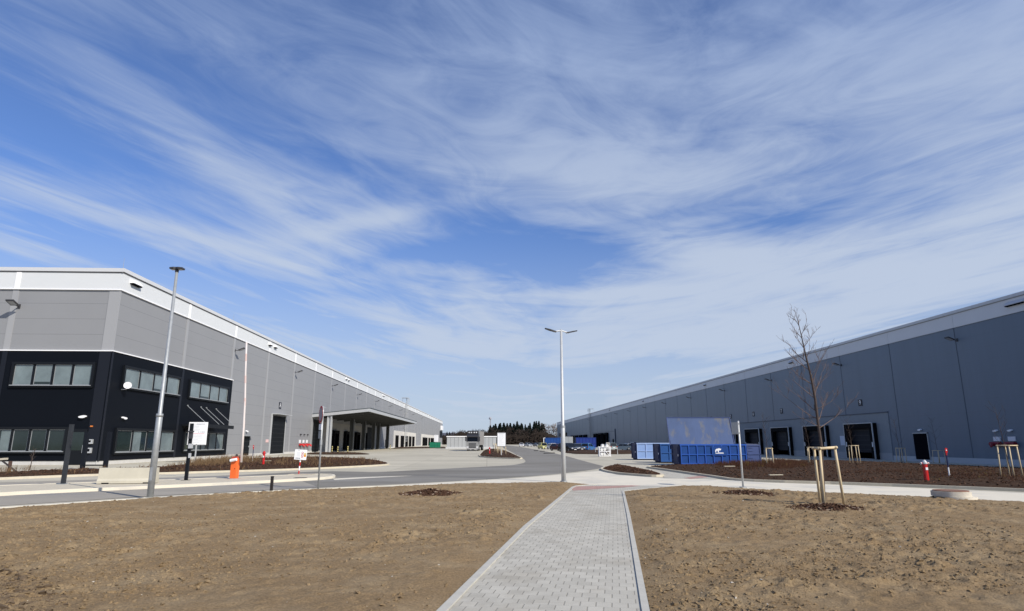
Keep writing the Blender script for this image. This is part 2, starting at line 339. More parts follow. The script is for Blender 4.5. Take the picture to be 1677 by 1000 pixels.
def kerb(name, line, wd, z0, z1, mat, closed=True, rise=0.0):
    P = [Vector((p[0], p[1])) for p in line]; n = len(P); vs = []; fs = []
    for i in range(n):
        a = P[(i - 1) % n] if (closed or i > 0) else P[i]; b = P[(i + 1) % n] if (closed or i < n - 1) else P[i]
        d = (b - a); d = d.normalized() if d.length > 1e-9 else Vector((1, 0)); nn = Vector((-d.y, d.x)) * wd / 2; g = float(gz(P[i].x))
        vs += [(P[i].x + nn.x, P[i].y + nn.y, z0 + g), (P[i].x - nn.x, P[i].y - nn.y, z0 + g), (P[i].x - nn.x, P[i].y - nn.y, z1 + g), (P[i].x + nn.x, P[i].y + nn.y, z1 + g)]
    for i in range(n if closed else n - 1):
        j = (i + 1) % n
        for k in range(4): fs.append((i * 4 + k, j * 4 + k, j * 4 + (k + 1) % 4, i * 4 + (k + 1) % 4))
    if not closed: fs += [(0, 1, 2, 3), tuple((n - 1) * 4 + k for k in (3, 2, 1, 0))]
    mb = MB(); mb.add(vs, fs); return tag(mb.build(name, mat), kind='structure')
OCT = (np.array([(1, 0, 0), (-1, 0, 0), (0, 1, 0), (0, -1, 0), (0, 0, 1), (0, 0, -1)], float), [(0, 2, 4), (2, 1, 4), (1, 3, 4), (3, 0, 4), (2, 0, 5), (1, 2, 5), (3, 1, 5), (0, 3, 5)])
CHIP = (np.array([(-1, -1, -1), (1, -1, -1), (1, 1, -1), (-1, 1, -1), (-.9, -.8, 1), (.9, -.9, 1), (.8, .9, 1), (-.9, .9, 1)], float), [(0, 3, 2, 1), (4, 5, 6, 7), (0, 1, 5, 4), (1, 2, 6, 5), (2, 3, 7, 6), (3, 0, 4, 7)])
def scatter(mb, shape, pts, sizes, flatness=(1, 1, 1), tilt=0.5, mi=0):
    V, Fc = shape
    for (x, y, z), s_ in zip(pts, sizes):
        a = RNG.rand() * 6.283; t1 = (RNG.rand() - .5) * 2 * tilt; t2 = (RNG.rand() - .5) * 2 * tilt
        j = V * (0.75 + RNG.rand(*V.shape) * .5) * np.array(flatness) * s_
        c, s1 = math.cos(a), math.sin(a); c1, q1 = math.cos(t1), math.sin(t1); c2, q2 = math.cos(t2), math.sin(t2)
        Rm = np.array([[c, -s1, 0], [s1, c, 0], [0, 0, 1]]) @ np.array([[1, 0, 0], [0, c1, -q1], [0, q1, c1]]) @ np.array([[c2, 0, q2], [0, 1, 0], [-q2, 0, c2]])
        mb.add(j @ Rm.T + np.array((x, y, z)), Fc, mi)
def rand_in(poly, n):
    P = np.array(poly); out = np.zeros((0, 2))
    while len(out) < n:
        q = np.stack([RNG.uniform(P[:, 0].min(), P[:, 0].max(), n * 3), RNG.uniform(P[:, 1].min(), P[:, 1].max(), n * 3)], 1)
        out = np.vstack([out, q[inside(q[:, 0], q[:, 1], poly)]])
    return out[:n]
def text_into(mb, s, size, origin, right, up, depth, mi=0):
    cu = bpy.data.curves.new('glyph', 'FONT'); cu.body = s; cu.size = size; cu.align_x = 'CENTER'; cu.align_y = 'CENTER'; cu.extrude = 0.5
    o = bpy.data.objects.new('glyph', cu); COL.objects.link(o); bpy.context.view_layer.update()
    me = bpy.data.meshes.new_from_object(o.evaluated_get(bpy.context.evaluated_depsgraph_get()))
    right, up = Vector(right), Vector(up); nn = right.cross(up); org = Vector(origin)
    mb.add([org + right * v.co.x + up * v.co.y + nn * (v.co.z * depth) for v in me.vertices], [tuple(p.vertices) for p in me.polygons], mi)
    bpy.data.objects.remove(o); bpy.data.curves.remove(cu); bpy.data.meshes.remove(me)

# ================================================================== GROUND
def strip_sheet(name, xs, ys, dz_, mat):
    mb = MB(); n = len(xs)
    mb.add([(x, y, float(gz(x)) + dz_) for y in ys for x in xs], [(j * n + i, j * n + i + 1, (j + 1) * n + i + 1, (j + 1) * n + i) for j in range(len(ys) - 1) for i in range(n - 1)])
    return tag(mb.build(name, mat, fix=False), kind='structure')
XS = [29, 31, 33, 35, 37, 39, 41, 43, 45]
strip_sheet('ground', [-9000, -600, -60] + XS + [130, 600, 9000], [-400, -20, 500, 1500, 12000], -0.05, field)
strip_sheet('concrete_yard', [-60, -34, 0] + XS + [49.9], [-10, 60, 200, 470], -0.008, concrete)

ASPH = rounded([(-16.25, 16.10), (-13.48, 18.60), (-11.03, 21.73), (-6.51, 25.50), (-2.58, 28.36), (1.30, 32.06), (3.42, 34.97), (5.91, 39.30), (7.78, 43.38), (8.62, 46.05), (8.79, 52.62), (10.29, 83.63), (11.29, 114.96), (12.16, 175.18), (13.14, 283.00), (11.56, 383.35), (7.53, 383.50), (5.40, 230.22), (4.47, 115.23), (4.01, 76.91), (3.80, 62.62), (3.35, 56.02), (2.62, 52.12), (1.92, 49.38), (0.13, 46.97), (-2.37, 43.78), (-4.53, 41.00), (-5.78, 39.11), (-6.72, 38.20), (-7.78, 39.03), (-9.93, 39.93), (-12.09, 37.30), (-13.39, 35.30), (-16.15, 32.47), (-19.62, 30.60), (-21.25, 29.10), (-26.09, 25.62)], 1)
flat('asphalt_road', ASPH, -0.003, asphalt)
LANE = [(-16.25, 16.10), (-13.48, 18.60), (-11.03, 21.73), (-7.86, 24.53), (-6.67, 25.85), (-10.46, 34.25), (-13.13, 35.04), (-16.07, 32.31), (-19.53, 30.45), (-21.15, 28.97), (-26.09, 25.62)]
flat('asphalt_lane', LANE, 0.0005, asphalt_l)
flat('worn_road_line', [(-7.45, 31.60), (-6.10, 33.02), (-3.72, 34.36), (-5.90, 31.91), (-7.09, 30.44)], 0.001, road_conc)
ROADC = [(-4.75, 25.78), (-2.55, 27.95), (1.27, 31.26), (3.32, 34.02), (5.91, 38.09), (7.11, 39.68), (7.07, 34.50), (8.66, 31.50), (10.90, 30.12), (12.17, 28.00), (15.05, 25.89), (18.66, 21.82), (21.59, 19.11), (18.12, 16.10), (15.65, 18.35), (13.60, 20.07), (9.64, 24.06), (7.67, 25.29), (5.73, 26.07), (4.45, 26.31), (3.36, 28.13), (1.12, 27.60), (-2.38, 26.21)]
flat('pale_concrete_road', ROADC, 0.001, road_conc)
# lane island of the gate, raised
mb = MB()
p0 = (-8.95, 30.27)
mb.box(p0[0], p0[0] + .55, p0[1], p0[1] + .35, .101, .112)
tag(mb.build('drain_cover', rubber), 'dark drain cover at the tip of the lane island by the warning sign', 'drain cover')
ISL = rounded([(-18.02, 17.82), (-16.02, 22.04), (-14.84, 23.27), (-12.78, 25.10), (-10.38, 27.46), (-8.29, 29.92), (-7.54, 31.35), (-7.66, 32.97), (-8.44, 34.42), (-9.87, 33.34), (-11.84, 31.26), (-13.55, 29.67), (-14.72, 28.84), (-17.13, 26.79), (-18.70, 25.65), (-22.28, 21.93)], 1)
mb = MB(); mb.prism(ISL, lambda x, y: (x, y, -0.02), lambda x, y: (x, y, 0.10)); isl = tag(mb.build('lane_island', kerb_m), kind='structure')
kerb('kerb', ISL, 0.14, -0.02, 0.112, road_conc)

# lawns of bare soil, either side of the paved path
LAWN_L = [(-14.90, 14.80), (-12.74, 17.61), (-11.96, 18.80), (-10.38, 20.47), (-8.31, 22.61), (-6.18, 24.22), (-2.40, 26.39), (1.13, 27.80), (3.39, 28.34), (4.41, 26.57), (3.61, 25.73), (3.34, 25.12), (0.83, 13.93), (-0.50, 7.07), (-0.88, 4.95), (-8.21, 5.23)]
LAWN_R = [(4.87, 22.91), (6.55, 24.66), (7.72, 25.46), (8.81, 25.42), (9.70, 24.21), (10.93, 22.67), (12.41, 21.42), (13.75, 20.29), (15.73, 18.45), (18.28, 16.24), (7.83, 4.60), (1.35, 4.86), (1.72, 6.98)]
def soil_h(x, y, d):
    e = np.clip(d / 0.5, 0, 1)
    clod = np.clip(vnoise(x, y, 7.0, 4) - 0.12, 0, 1) * 0.16 * np.clip(0.6 + 2.5 * vnoise(x, y, 0.5, 9), 0.15, 1.6)
    crease = np.clip(0.045 - np.abs(vnoise(x * 0.5, y, 1.5, 21)), 0, 1) * np.clip(vnoise(x, y, .4, 22) + .25, 0, 1) * 1.6
    clod = clod - crease + np.clip(vnoise(x, y, 13.0, 6) - 0.05, 0, 1) * 0.05 + 0.012 * vnoise(x, y, 22.0, 7)
    return 0.012 + e * np.maximum(0.012, 0.045 + 0.05 * vnoise(x, y, 0.35, 1) + 0.028 * vnoise(x, y, 1.3, 2) + 0.020 * vnoise(x, y, 3.6, 3) + 0.022 * vnoise(x, y, 9.0, 8) + 0.75 * clod)
polygrid('soil_lawn', LAWN_L, 0.042, soil_h, soil)
polygrid('soil_lawn', LAWN_R, 0.042, soil_h, soil)
# path of interlocking pavers
PATH = [(3.40, 25.28), (3.79, 26.15), (4.46, 26.38), (5.73, 26.07), (7.67, 25.29), (6.51, 24.50), (4.84, 22.77), (3.45, 15.71), (1.63, 6.98), (1.20, 4.86), (-0.78, 4.94), (-0.37, 7.06), (0.82, 13.40), (1.68, 17.35)]
pa, pb = Vector((4.83, 22.91)), Vector((1.63, 6.98)); PROT = math.pi / 2 - math.atan2((pa - pb).y, (pa - pb).x)
paver = M('interlocking_pavers', (0.465, 0.445, 0.385), 0.95, spec=0.04, var=0.10, vs=2.2, bump=0.002, bs=60, brick=(0.17, 0.20, 0.008, (0.30, 0.285, 0.245), PROT, 0.5), dash=True, col2=(0.41, 0.385, 0.325), c2s=0.9)
flat('paved_path', PATH, 0.014, paver)
flat('tactile_paving', [(3.22, 24.31), (3.55, 25.48), (4.95, 25.67), (5.86, 26.00), (6.19, 25.70), (5.40, 24.94), (3.11, 23.26)], 0.019, pink)
flat('paved_walk', [(10.30, 43.28), (10.88, 37.51), (11.21, 30.87), (10.82, 30.12), (8.78, 31.60), (9.16, 33.18), (9.66, 37.56), (9.65, 44.89)], 0.004, paver)
flat('tactile_paving', [(9.70, 31.40), (11.20, 33.40), (11.17, 32.11), (9.79, 30.57)], 0.009, pink)
EDGE_L = [(4.50, 26.61), (3.58, 25.69), (3.35, 25.02), (0.82, 13.54), (-0.43, 7.06), (-0.83, 4.94)]
EDGE_R = [(7.71, 25.43), (6.55, 24.66), (4.87, 22.96), (3.44, 15.71), (1.67, 6.98), (1.26, 4.86)]
kerb('path_edging', EDGE_L, 0.10, -0.05, 0.035, kerb_g, closed=False)
kerb('path_edging', EDGE_R, 0.08, -0.05, 0.030, kerb_g, closed=False)
kerb('kerb', [(-15.61, 15.48), (-13.10, 18.09), (-10.67, 21.02), (-8.52, 23.16), (-6.34, 24.84), (-2.47, 27.15), (0.08, 28.05)], 0.22, -0.02, 0.012, road_conc, closed=False)

# planting beds of bark mulch
BED1 = rounded([(-26.80, 26.30), (-23.91, 29.20), (-22.99, 31.45), (-21.52, 33.51), (-20.11, 35.25), (-18.00, 36.14), (-15.34, 38.54), (-13.37, 40.06), (-10.73, 43.11), (-8.67, 46.73), (-7.65, 49.11), (-7.78, 51.81), (-9.02, 56.50), (-11.57, 62.18), (-15.65, 67.19), (-19.16, 68.55), (-21.68, 64.69), (-23.30, 62.64), (-23.66, 55.44), (-22.43, 48.45), (-21.24, 42.57), (-21.61, 40.38), (-23.00, 38.46), (-24.74, 37.44), (-24.99, 35.44), (-26.31, 32.08), (-30.05, 29.44)], 2)
BED1B = rounded([(-26.25, 92.52), (-16.68, 91.25), (-17.72, 97.94), (-20.97, 106.97), (-26.96, 110.99), (-29.40, 106.70)], 2)
BED2 = rounded([(-1.00, 78.73), (0.19, 72.54), (1.84, 69.76), (3.41, 67.91), (3.83, 68.39), (3.81, 82.03), (3.89, 105.39), (3.73, 136.56), (2.97, 151.12), (0.09, 156.34), (-0.70, 136.73), (-1.00, 92.44)], 1)
BED3 = rounded([(7.31, 40.99), (7.07, 38.44), (7.21, 35.49), (7.84, 33.84), (8.55, 32.33), (9.23, 33.18), (9.77, 37.17), (9.94, 42.79), (9.80, 46.00), (9.01, 46.50), (8.08, 43.88)], 2)
BED4 = rounded([(10.99, 45.39), (11.22, 38.68), (11.36, 31.13), (11.35, 29.38), (12.23, 28.13), (15.27, 26.26), (19.24, 22.49), (22.06, 19.52), (43.23, 34.77), (46.21, 42.38), (43.61, 50.51), (40.67, 54.55), (36.55, 56.46), (32.05, 56.63), (29.20, 57.66), (24.79, 56.03), (18.71, 50.77), (14.11, 47.01)], 1)
BED5 = rounded([(11.73, 96.78), (18.01, 92.62), (24.98, 98.88), (30.81, 121.86), (25.11, 129.00), (16.51, 135.06)], 1)
BED6 = [(-26.13, 175.03), (-12.49, 194.60), (-15.41, 240.00), (-31.26, 223.34)]
def mound(h, w_=1.6, a=1.0):
    def f(x, y, d):
        e = np.clip(d / w_, 0, 1); e = e * (2 - e)
        return gz(x) + 0.03 + e * h + a * np.clip(d / .25, 0, 1) * (0.06 * vnoise(x, y, 2.2, 5) + 0.06 * vnoise(x, y, 6.0, 6) + 0.12 * h * vnoise(x, y, 0.5, 7))
    return f
BEDS = [(BED1, 0.22, 0.13), (BED1B, 0.08, 0.25), (BED2, 0.22, 0.3), (BED3, 0.20, 0.12), (BED4, 0.14, 0.16), (BED5, 0.2, 0.4), (BED6, 0.1, 0.8)]
for poly, h, res in BEDS:
    polygrid('mulch_bed', poly, res, mound(h), mulch)
for poly in (BED1, BED2, BED3, BED4): kerb('kerb', poly, 0.15, -0.05, 0.10, kerb_m)

# loose bark on the beds, stones and clods on the soil (nobody could count them)
mb = MB()
for poly, h, n, s0 in ((BED1, .22, 9000, .06), (BED2, .22, 900, .07), (BED3, .2, 3000, .05), (BED4, .14, 9000, .055)):
    q = rand_in(poly, n); d, _, _ = nearest(q[:, 0], q[:, 1], poly); z = mound(h)(q[:, 0], q[:, 1], d) + 0.01
    scatter(mb, CHIP, np.stack([q[:, 0], q[:, 1], z], 1), s0 * (0.4 + RNG.rand(n)), (1.0, .45, .16), 0.7)
tag(mb.build('bark_chips', chip, fix=False), 'loose dark bark chips spread over the planting beds', 'bark chips', kind='stuff')
mb = MB(); pts = []
for poly, n in ((LAWN_L, 15000), (LAWN_R, 15000)):
    q = rand_in(poly, n * 5); q = q[RNG.rand(len(q)) < np.clip(70.0 / (q[:, 1] ** 2 + q[:, 0] ** 2), 0, 1)][:int(n * 1.6)]; p_ = vnoise(q[:, 0], q[:, 1], 0.45, 9) + RNG.rand(len(q)) * .5; q = q[np.argsort(-p_)][:n]
    d, _, _ = nearest(q[:, 0], q[:, 1], poly); q = q[d > .05]; d = d[d > .05]
    z = soil_h(q[:, 0], q[:, 1], d); sz = 0.009 + 0.034 * RNG.rand(len(q)) ** 4
    scatter(mb, OCT, np.stack([q[:, 0], q[:, 1], z], 1), sz, (1.2, 1, .7), 0.6)
tag(mb.build('soil_clods', soil, fix=False), 'small clods of dry brown earth lying over the bare lawns', 'soil clods', kind='stuff')
mb = MB(); q = rand_in([(-6.88, 8.86), (-6.63, 9.57), (-5.26, 8.22), (-3.90, 6.36), (-4.58, 6.04)], 1500); q = q + RNG.randn(1500, 2) * .12; sz = 0.006 + 0.045 * RNG.rand(1500) ** 5
scatter(mb, OCT, np.stack([q[:, 0], q[:, 1], soil_h(q[:, 0], q[:, 1], np.ones(1500))], 1), sz, (1.4, .8, .6), 0.6)
tag(mb.build('damp_soil', M('damp_soil', (.13, .095, .062), .95, var=.3, vs=20, spec=.1), fix=False), 'darker damp clods of earth in the near left corner of the lawn', 'damp soil', kind='stuff')
mb = MB()
for poly, n in ((LAWN_L, 160), (LAWN_R, 260)):
    q = rand_in(poly, n); d, _, _ = nearest(q[:, 0], q[:, 1], poly); z = soil_h(q[:, 0], q[:, 1], d) + .004
    scatter(mb, OCT, np.stack([q[:, 0], q[:, 1], z], 1), 0.006 + 0.024 * RNG.rand(n) ** 3, (1.3, .9, .5), 0.5)
tag(mb.build('pale_stones', pale_stone, fix=False), 'scattered small pale stones on the bare brown earth', 'stones', kind='stuff')

# mulch heaps on the lawns
def heap(name, c, rx, ry, h, n, label):
    mb = MB(); k = 36
    ring = [(c[0] + rx * math.cos(2 * math.pi * i / k) * (1 + .12 * math.sin(i * 2.3)), c[1] + ry * math.sin(2 * math.pi * i / k) * (1 + .12 * math.cos(i * 1.7))) for i in range(k)]
    def hf(x, y, d): return 0.03 + h * np.clip(d / (min(rx, ry) * .8), 0, 1) ** .8 + np.clip(d / .1, 0, 1) * (.03 * vnoise(x, y, 8, 5))
    o = polygrid(name, ring, 0.05, hf, mulch, kind=None); del_ = o.pop('kind', None) if 'kind' in o else None
    tag(o, label, 'mulch heap', 'bark mulch heaps on the bare earth')
    q = rand_in([(c[0] + (p[0] - c[0]) * 1.25, c[1] + (p[1] - c[1]) * 1.18) for p in ring], n); d, _, _ = nearest(q[:, 0], q[:, 1], ring); d = np.where(inside(q[:, 0], q[:, 1], ring), d, 0)
    z = hf(q[:, 0], q[:, 1], d) + .015; cb = MB()
    scatter(cb, CHIP, np.stack([q[:, 0], q[:, 1], z], 1), .05 * (0.35 + RNG.rand(n)), (1.0, .42, .16), 1.0)
    bc_ = cb.build('bark_chips', chip, o, fix=False); bc_['kind'] = 'stuff'
    k2 = max(8, n // 50); cb = MB(); scatter(cb, CHIP, np.stack([q[:k2, 0], q[:k2, 1], z[:k2] + .02], 1), .035 + .03 * RNG.rand(k2), (1.2, .4, .15), .8)
    pc_ = cb.build('pale_chips', pale_chip, o, fix=False); pc_['kind'] = 'stuff'
heap('mulch_heap', (-1.86, 21.61), 0.82, 0.85, 0.13, 1300, 'dark mulch heap on the left lawn, with no tree in it')
heap('mulch_heap', (8.58, 21.20), 0.92, 0.9, 0.09, 1400, 'low mulch heap on the right lawn in front of the road sign pole')
heap('mulch_heap', (8.82, 16.46), 0.86, 0.75, 0.10, 1500, 'mulch heap around the foot of the tall staked tree')

# dry stalks on the beds
def stalks(name, spots, mat, label):
    mb = MB()
    for poly, n, h0, h1, filt, hm in spots:
        q = rand_in(poly, n * 3); k = vnoise(q[:, 0], q[:, 1], 0.6, 12) > filt; q = q[k][:n]; d, _, _ = nearest(q[:, 0], q[:, 1], poly); q = q[d > .25]; d = d[d > .25]
        z = mound(hm)(q[:, 0], q[:, 1], d) - .02
        for (x, y), zz_ in zip(q, z):
            for _ in range(4):
                h = random.uniform(h0, h1); a = random.uniform(0, 6.28); l = random.uniform(.05, .5) * h; wd = .006 + .005 * random.random()
                x1, y1 = x + math.cos(a) * l, y + math.sin(a) * l; b = (x1 + random.uniform(-.1, .1), y1 + random.uniform(-.1, .1), zz_ + h * random.uniform(.55, .9))
                mb.add([(x - wd, y, zz_), (x + wd, y, zz_), (x1, y1, zz_ + h)], [(0, 1, 2)]); mb.add([((x + x1) / 2 - wd, (y + y1) / 2, zz_ + h * .5), ((x + x1) / 2 + wd, (y + y1) / 2, zz_ + h * .5), b], [(0, 1, 2)])
    return tag(mb.build(name, mat, fix=False), label, 'dry shrubs', kind='stuff')
stalks('dry_shrubs', [(BED1, 620, .12, .36, 0.02, .22), ([(-20.28, 43.00), (-21.87, 47.25), (-22.99, 53.86), (-22.19, 59.68), (-20.61, 61.53), (-17.00, 49.48), (-17.07, 43.85), (-17.49, 39.41)], 420, .3, .7, -.2, .22), ([(-25.13, 32.04), (-24.77, 35.12), (-23.48, 37.04), (-23.16, 34.15), (-23.56, 30.06)], 80, .3, .6, -.3, .2), (BED1B, 60, .1, .3, -.2, .08)], shrub_m, 'dry brown leafless shrubs over the long left planting bed')
SH4 = [(16.34, 48.17), (14.40, 38.15), (15.28, 35.86), (18.06, 37.23), (22.74, 43.30), (25.28, 51.97), (23.43, 53.59), (19.81, 53.73)]
stalks('dry_shrubs', [(SH4, 1700, .15, .45, -0.10, .14)], shrub_r, 'reddish brown low shrubs in the right planting bed by the blue containers')
stalks('dry_shrubs', [([(14.75, 30.47), (20.65, 24.11), (25.54, 23.59), (35.94, 33.05), (32.26, 37.45), (21.49, 35.62)], 1500, .06, .2, -0.1, .14)], shrub_r, 'short sparse brown stalks over the near right mulch bed')

# ================================================================== LEFT WAREHOUSE
LX, LY = -30.4, 51.3; LLEN = 383.0; LTOP = 15.85; FZ = 14.08
A = thing('warehouse', 'sunlit grey warehouse with white top band and black two-storey office corner, left of the road', 'warehouse', (LX, LY, 0))
WL = W((0, 1), (1, 0)); WF = W((-1, 0), (0, -1))
mb = MB(); mb.box(-90, 0, 0, LLEN, 0.0, LTOP - .45); mb.build('wall', clad, A)
mb = MB()
for k in range(1, 32): s_ = MB(); WL.box(s_, 12.0 * k - .24, 12.0 * k + .24, .3, FZ, 0.0, .035); s_.build('seam_cover', strip_m, A)
for k in range(0, 7): s_ = MB(); WF.box(s_, 8.1 + 12 * k, 8.1 + 12 * k + .5, 8.97, FZ, 0.0, .035); s_.build('seam_cover', strip_m, A)
WL.box(mb, -.035, .12, 8.97, FZ, -.0, .04); WF.box(mb, 0, .85, 8.97, FZ, 0, .04)
mb.build('corner_cover', strip_m, A)
mb = MB(); WL.box(mb, -.09, LLEN, FZ, LTOP - .32, -.3, .09); WF.box(mb, .3, 90, FZ, LTOP - .32, -.3, .09); mb.build('fascia', white_clad, A)
mb = MB()
for k in range(1, 32): s_ = MB(); WL.box(s_, 12.0 * k - .2, 12.0 * k + .2, FZ + .003, LTOP - .33, .09, .12); s_.build('fascia_joint', white_trim, A)
for k in range(0, 7): s_ = MB(); WF.box(s_, 8.1 + 12 * k, 8.1 + 12 * k + .4, FZ + .003, LTOP - .33, .09, .12); s_.build('fascia_joint', white_trim, A)
WL.box(mb, -.12, LLEN, FZ - .09, FZ - .003, 0, .14); WF.box(mb, 0, 90, FZ - .09, FZ - .003, 0, .14); mb.build('fascia_trim', white_trim, A)
mb = MB(); WL.box(mb, -.2, LLEN + .2, LTOP - .31, LTOP, -.6, .2); WF.box(mb, .6, 90, LTOP - .31, LTOP, -.6, .2)
mb.box(-90, -.6, LLEN - .4, LLEN + .2, LTOP - .31, LTOP); mb.build('roof_edge', cap_m, A)
mb = MB(); WL.box(mb, -.16, LLEN + .1, LTOP - .40, LTOP - .315, 0, .13); WF.box(mb, 0, 90, LTOP - .40, LTOP - .315, 0, .13); mb.build('roof_edge_joint', M('shadow_joint', (.16, .16, .165), .7), A)
mb = MB(); mb.box(-89.6, -.6, .6, LLEN - .4, LTOP - .5, LTOP - .4); mb.build('roof', M('roof_membrane', (.45, .45, .44), .8), A)
mb = MB(); WL.box(mb, -.1, LLEN, -.1, .30, 0, .06); WF.box(mb, 0, 90, -.1, .30, 0, .06); mb.build('plinth', plinth_m, A)
# black office corner
mb = MB(); WL.box(mb, -.1, 24.3, .30, 8.9, 0, .10); WF.box(mb, 0, 90, .30, 8.9, 0, .10); mb.build('office_cladding', black_clad, A)
mb = MB(); WL.box(mb, -.13, .1, .28, 8.9, .10, .13); WF.box(mb, 0, .9, .28, 8.9, .10, .13)
TR_ = mb; s_ = MB(); WL.box(s_, 12.0 - .2, 12.2, .3, 8.9, .10, .12); s_.build('office_joint', M('anthracite_trim', (.010, .012, .018), .5, spec=.25), A); s_ = MB(); WF.box(s_, 8.1, 8.5, .3, 8.9, .1, .12); s_.build('office_joint', M('anthracite_trim', (.010, .012, .018), .5, spec=.25), A); TR_.build('office_corner_trim', M('anthracite_trim', (.010, .012, .018), .5, spec=.25), A)
mb = MB(); WL.box(mb, -.17, 24.4, 8.903, 8.99, 0, .17); WF.box(mb, 0, 90, 8.903, 8.99, 0, .17); mb.build('office_flashing', white_trim, A)
def window(par, Wq, u0, u1, z0, z1, panes, states, n0=.10):
    f = MB(); fw = .09
    for a, b, c, d in ((u0 - .22, u0, z0 - .2, z1 + .2), (u1, u1 + .22, z0 - .2, z1 + .2), (u0, u1, z1, z1 + .2), (u0, u1, z0 - .2, z0)): Wq.box(f, a, b, c, d, n0, n0 + .16)
    w_ = (u1 - u0) / panes
    for i in range(1, panes): Wq.box(f, u0 + i * w_ - fw, u0 + i * w_ + fw, z0, z1, n0, n0 + .09)
    fo = f.build('window', black_m, par)
    g = MB(); t = MB()
    for i in range(panes):
        a, b = u0 + i * w_ + (fw if i else 0), u0 + (i + 1) * w_ - (fw if i < panes - 1 else 0)
        st = states[i % len(states)]
        if st == 0: Wq.box(g, a, b, z0, z1, n0 + .003, n0 + .03, 0)
        elif st == 1: Wq.box(g, a, b, z0, z1, n0 + .003, n0 + .03, 1)
        elif st == 2:
            m_ = a + (b - a) * .6; Wq.box(g, a, m_, z0, z1, n0 + .003, n0 + .03, 1); Wq.box(g, m_, b, z0, z1, n0 + .003, n0 + .03, 0)
        else:
            m_ = z0 + (z1 - z0) * .16; Wq.box(g, a, b, m_, z1, n0 + .003, n0 + .03, 1); Wq.box(g, a, b, z0, m_, n0 + .003, n0 + .03, 0)
        for q in ((a, a + .05, z0, z1), (b - .05, b, z0, z1), (a + .05, b - .05, z1 - .05, z1), (a + .05, b - .05, z0, z0 + .05)): Wq.box(t, *q, n0 + .03, n0 + .045)
    g.build('pane', [glass, blind], fo); t.build('pane_trim', galv, fo)
    s_ = MB(); Wq.box(s_, u0 - .1, u1 + .1, z0 - .07, z0 - .005, n0 + .16, n0 + .25); s_.build('sill', galv, fo)
window(A, WF, 1.25, 7.3, 6.17, 7.8, 4, [1, 1, 3, 1])
window(A, WF, 2.6, 8.0, 1.05, 2.7, 4, [0, 0, 0, 2])
window(A, WF, 13.4, 19.4, 6.17, 7.8, 4, [1, 3, 1, 1]); window(A, WF, 13.4, 19.4, 1.05, 2.7, 4, [2, 0, 1, 0])
window(A, WF, 25.4, 31.4, 6.17, 7.8, 4, [1, 1, 1, 3])
window(A, WL, 1.9, 11.3, 6.25, 7.8, 4, [1, 1, 3, 1]); window(A, WL, 13.65, 23.0, 6.25, 7.8, 4, [1, 3, 1, 1])
window(A, WL, 1.9, 11.3, .95, 2.68, 4, [0, 2, 0, 1]); window(A, WL, 13.65, 23.0, .95, 2.68, 5, [0, 1, 2, 1, 1])
# office door round the corner, intercom boxes, lamps
d = MB(); WF.box(d, .95, 2.2, .02, 2.75, .10, .18); do = d.build('door', black_m, A)
d = MB(); WF.box(d, 1.15, 2.0, 1.1, 2.5, .18, .19); d.build('pane', glass, do)
d = MB(); WF.box(d, 1.06, 1.12, .9, 1.5, .18, .26); d.build('handle', galv, do)
for z0, z1 in ((1.6, 1.95), (.9, 1.3)):
    d = MB(); WF.box(d, .40, .78, z0, z1, .13, .30); bo = d.build('intercom_box', galv_l, A)
    d = MB(); WF.box(d, .50, .68, z0 + .12, z1 - .08, .30, .31); d.build('screen', dark_in, bo)
def bulkhead(par, Wq, u, z, n, mat=lamp_w, w_=.55):
    d = MB(); c = [Wq.p(u + w_ / 2 * math.cos(a), z + .09 * math.sin(a), n) for a in np.linspace(0, 6.283, 13)[:-1]]; e = [p_ + Wq.n * .22 + Vector((0, 0, -.05)) for p_ in c]
    d.add(c + e, [tuple(range(12)), tuple(range(12, 24))[::-1]] + [(i, (i + 1) % 12, (i + 1) % 12 + 12, i + 12) for i in range(12)])
    o = d.build('wall_lamp', mat, par, smooth=False); return o
bulkhead(A, WF, 1.45, 3.72, .1); bulkhead(A, WL, 2.6, 3.72, .1)
d = MB(); WF.box(d, .60, .74, 2.9, 3.0, .13, .25); d.build('warning_light', M('amber_lens', (.7, .22, .05), .3), A)
def flood(par, Wq, u, z, mat=lamp_dk):
    d = MB(); a = Wq.p(u, z, 0); d.bar(a, Wq.p(u, z + .05, .55), .07, .07)
    Wq.box(d, u - .1, u + .1, z - .15, z + .2, 0.0, .06)
    for s_ in (0,):
        c = [Wq.p(u - .32, z - .02, .5), Wq.p(u + .32, z - .02, .5), Wq.p(u + .32, z + .25, 1.15), Wq.p(u - .32, z + .25, 1.15)]
        d.hexa(c + [q + Vector((0, 0, .1)) for q in c])
    o = d.build('flood_lamp', mat, par)
    g = MB(); g.add([q + Vector((0, 0, -.006)) for q in (c[0].lerp(c[2], .12), c[1].lerp(c[3], .12), c[2].lerp(c[0], .12), c[3].lerp(c[1], .12))], [(0, 1, 2, 3)]); g.build('lens', M('lamp_lens', (.35, .36, .38), .15), o); return o
flood(A, WF, 7.9, 12.55)
for k in (2, 4, 6, 8, 10, 12, 14, 17, 20): flood(A, WL, 12.0 * k + .3, 12.5)
def hood(par, Wq, u, z, w_=.9, mat=white_trim):
    d = MB(); d.add([Wq.p(u, z + .32, .09), Wq.p(u + w_, z + .32, .09), Wq.p(u, z, .42), Wq.p(u + w_, z, .42), Wq.p(u, z - .05, .42), Wq.p(u + w_, z - .05, .42), Wq.p(u, z - .05, .09), Wq.p(u + w_, z - .05, .09)],
          [(0, 1, 3, 2), (2, 3, 5, 4), (0, 2, 4, 6), (1, 7, 5, 3)])
    o = d.build('overflow_hood', mat, par); g = MB(); Wq.box(g, u + .05, u + w_ - .05, z - .14, z - .06, .09, .36); g.build('opening', dark_in, o)
